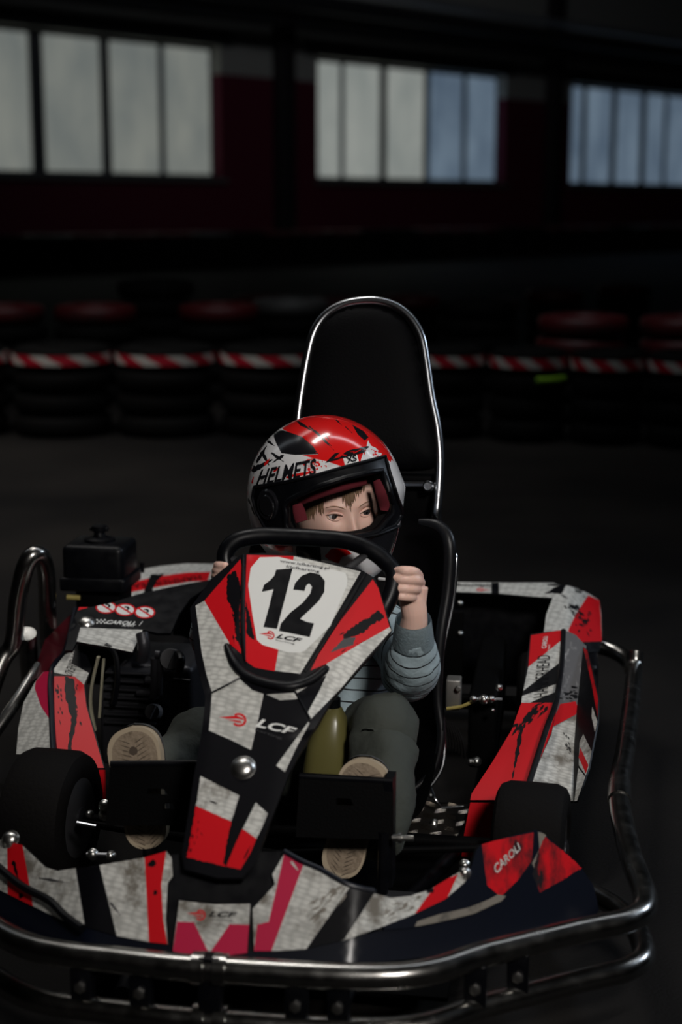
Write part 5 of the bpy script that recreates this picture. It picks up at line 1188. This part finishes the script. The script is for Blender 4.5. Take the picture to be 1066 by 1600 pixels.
bm.faces.new(rg[0]); bm.faces.new(rg[-1]); bmesh.ops.subdivide_edges(bm, edges=bm.edges, cuts=2, use_grid_fill=True, smooth=.5); bm.normal_update(); wrinkled(bm, .006, 16); bobj('sweater_body', bm, mT, person, sharp=80)
# --- trousers
bm = bmesh.new()
tube(bm, [hipR+Vector((0, .0, .01)), (hipR+knR)/2+Vector((0, 0, .015)), knR+Vector((0, .01, 0)), knR+Vector((0.004, -.03, -.025)), (knR*.5+anR*.5)+Vector((.012, 0, 0)), anR+Vector((.012, .005, -.01)), anR+Vector((.01, .01, -.06))], [.072, .070, .062, .058, .056, .05, .045], 36, 8)
tube(bm, [hipL, (hipL+knL)/2+Vector((0, 0, .01)), knL, (knL+anL)/2, anL], [.072, .066, .056, .052, .046], 32, 8)
ell(bm, (.055, .86, .15), (.11, .09, .075), seg=32)
bm.normal_update(); wrinkled(bm, .011, 13); wrinkled(bm, .004, 34); bobj('trousers', bm, M['trousers'], person, sharp=80)
# --- shoes
def shoe(axis_px, hw, v0, v1, lean):
    (x0, y0), (x1, y1) = axis_px; L = math.hypot(x1-x0, y1-y0); dx, dy = (x1-x0)/L, (y1-y0)/L; o = []
    prof = [(0, 0), (.02, .45), (.07, .78), (.15, .97), (.27, 1.0), (.42, .92), (.56, .80), (.7, .78), (.84, .80), (.94, .66), (1.0, .28)]
    for t, k in prof: o.append((x0+dx*L*t-dy*hw*k, y0+dy*L*t+dx*hw*k))
    for t, k in prof[::-1]: o.append((x0+dx*L*t+dy*hw*k, y0+dy*L*t-dx*hw*k))
    o = [o[i] for i in range(len(o)) if i == 0 or math.hypot(o[i][0]-o[i-1][0], o[i][1]-o[i-1][1]) > 1]
    o = [tuple(p[:2]) for p in catmull([(x, y, 0) for x, y in o], 3, True)]
    s = surf3(K(x0, y0, v0), K(x0+40, y0, v0), K(x1, y1, v1))
    cx = (x0+x1)/2; cy = (y0+y1)/2
    inner = [(cx+(x-cx)*.86, cy+(y-cy)*.93) for x, y in o]
    r_ = empty('shoe', parent=person)
    gr = [(inner, 1)]; nx_, ny_ = -dy, dx
    for i in range(int(L/7)):
        t = (i+1)*7
        for sg in (-1, 1):
            a_ = (x0+dx*(t+5)+nx_*sg*4, y0+dy*(t+5)+ny_*sg*4); w_ = hw*.66*(.62+.38*math.sin(min(1, t/L*1.3)*math.pi))
            b_ = (x0+dx*(t-4)+nx_*sg*w_, y0+dy*(t-4)+ny_*sg*w_)
            if t > 14: gr.append((stroke(a_, b_, .8, .2), 2))
    gr.append((blob(x0+dx*L*.2, y0+dy*L*.2, 7, 12, .15), 2))
    p = panel('sole', o, s, ['soleedge', 'sole', 'soleline'], gr, thick=.022, rim=0, sp=8, parent=r_)
    bm = bmesh.new(); rings = []
    for dd, sc in ((.018, .99), (.03, .97), (.05, .85), (.065, .55), (.07, .2)):
        rings.append([bm.verts.new(s(cx+(x-cx)*sc, cy+(y-cy)*sc*(1 if sc > .9 else .9))+Vector((0, dd, .0))) for x, y in o])
    for a, b in zip(rings, rings[1:]):
        for i in range(len(a)): bm.faces.new((a[i], a[(i+1) % len(a)], b[(i+1) % len(a)], b[i]))
    bm.faces.new(rings[-1]); bobj('upper', bm, M['shoe'], r_)
shoe([(578, 1187), (528, 1370)], 41, .425, .385, 0)
shoe([(203, 1136), (232, 1325)], 41, .425, .385, 0)
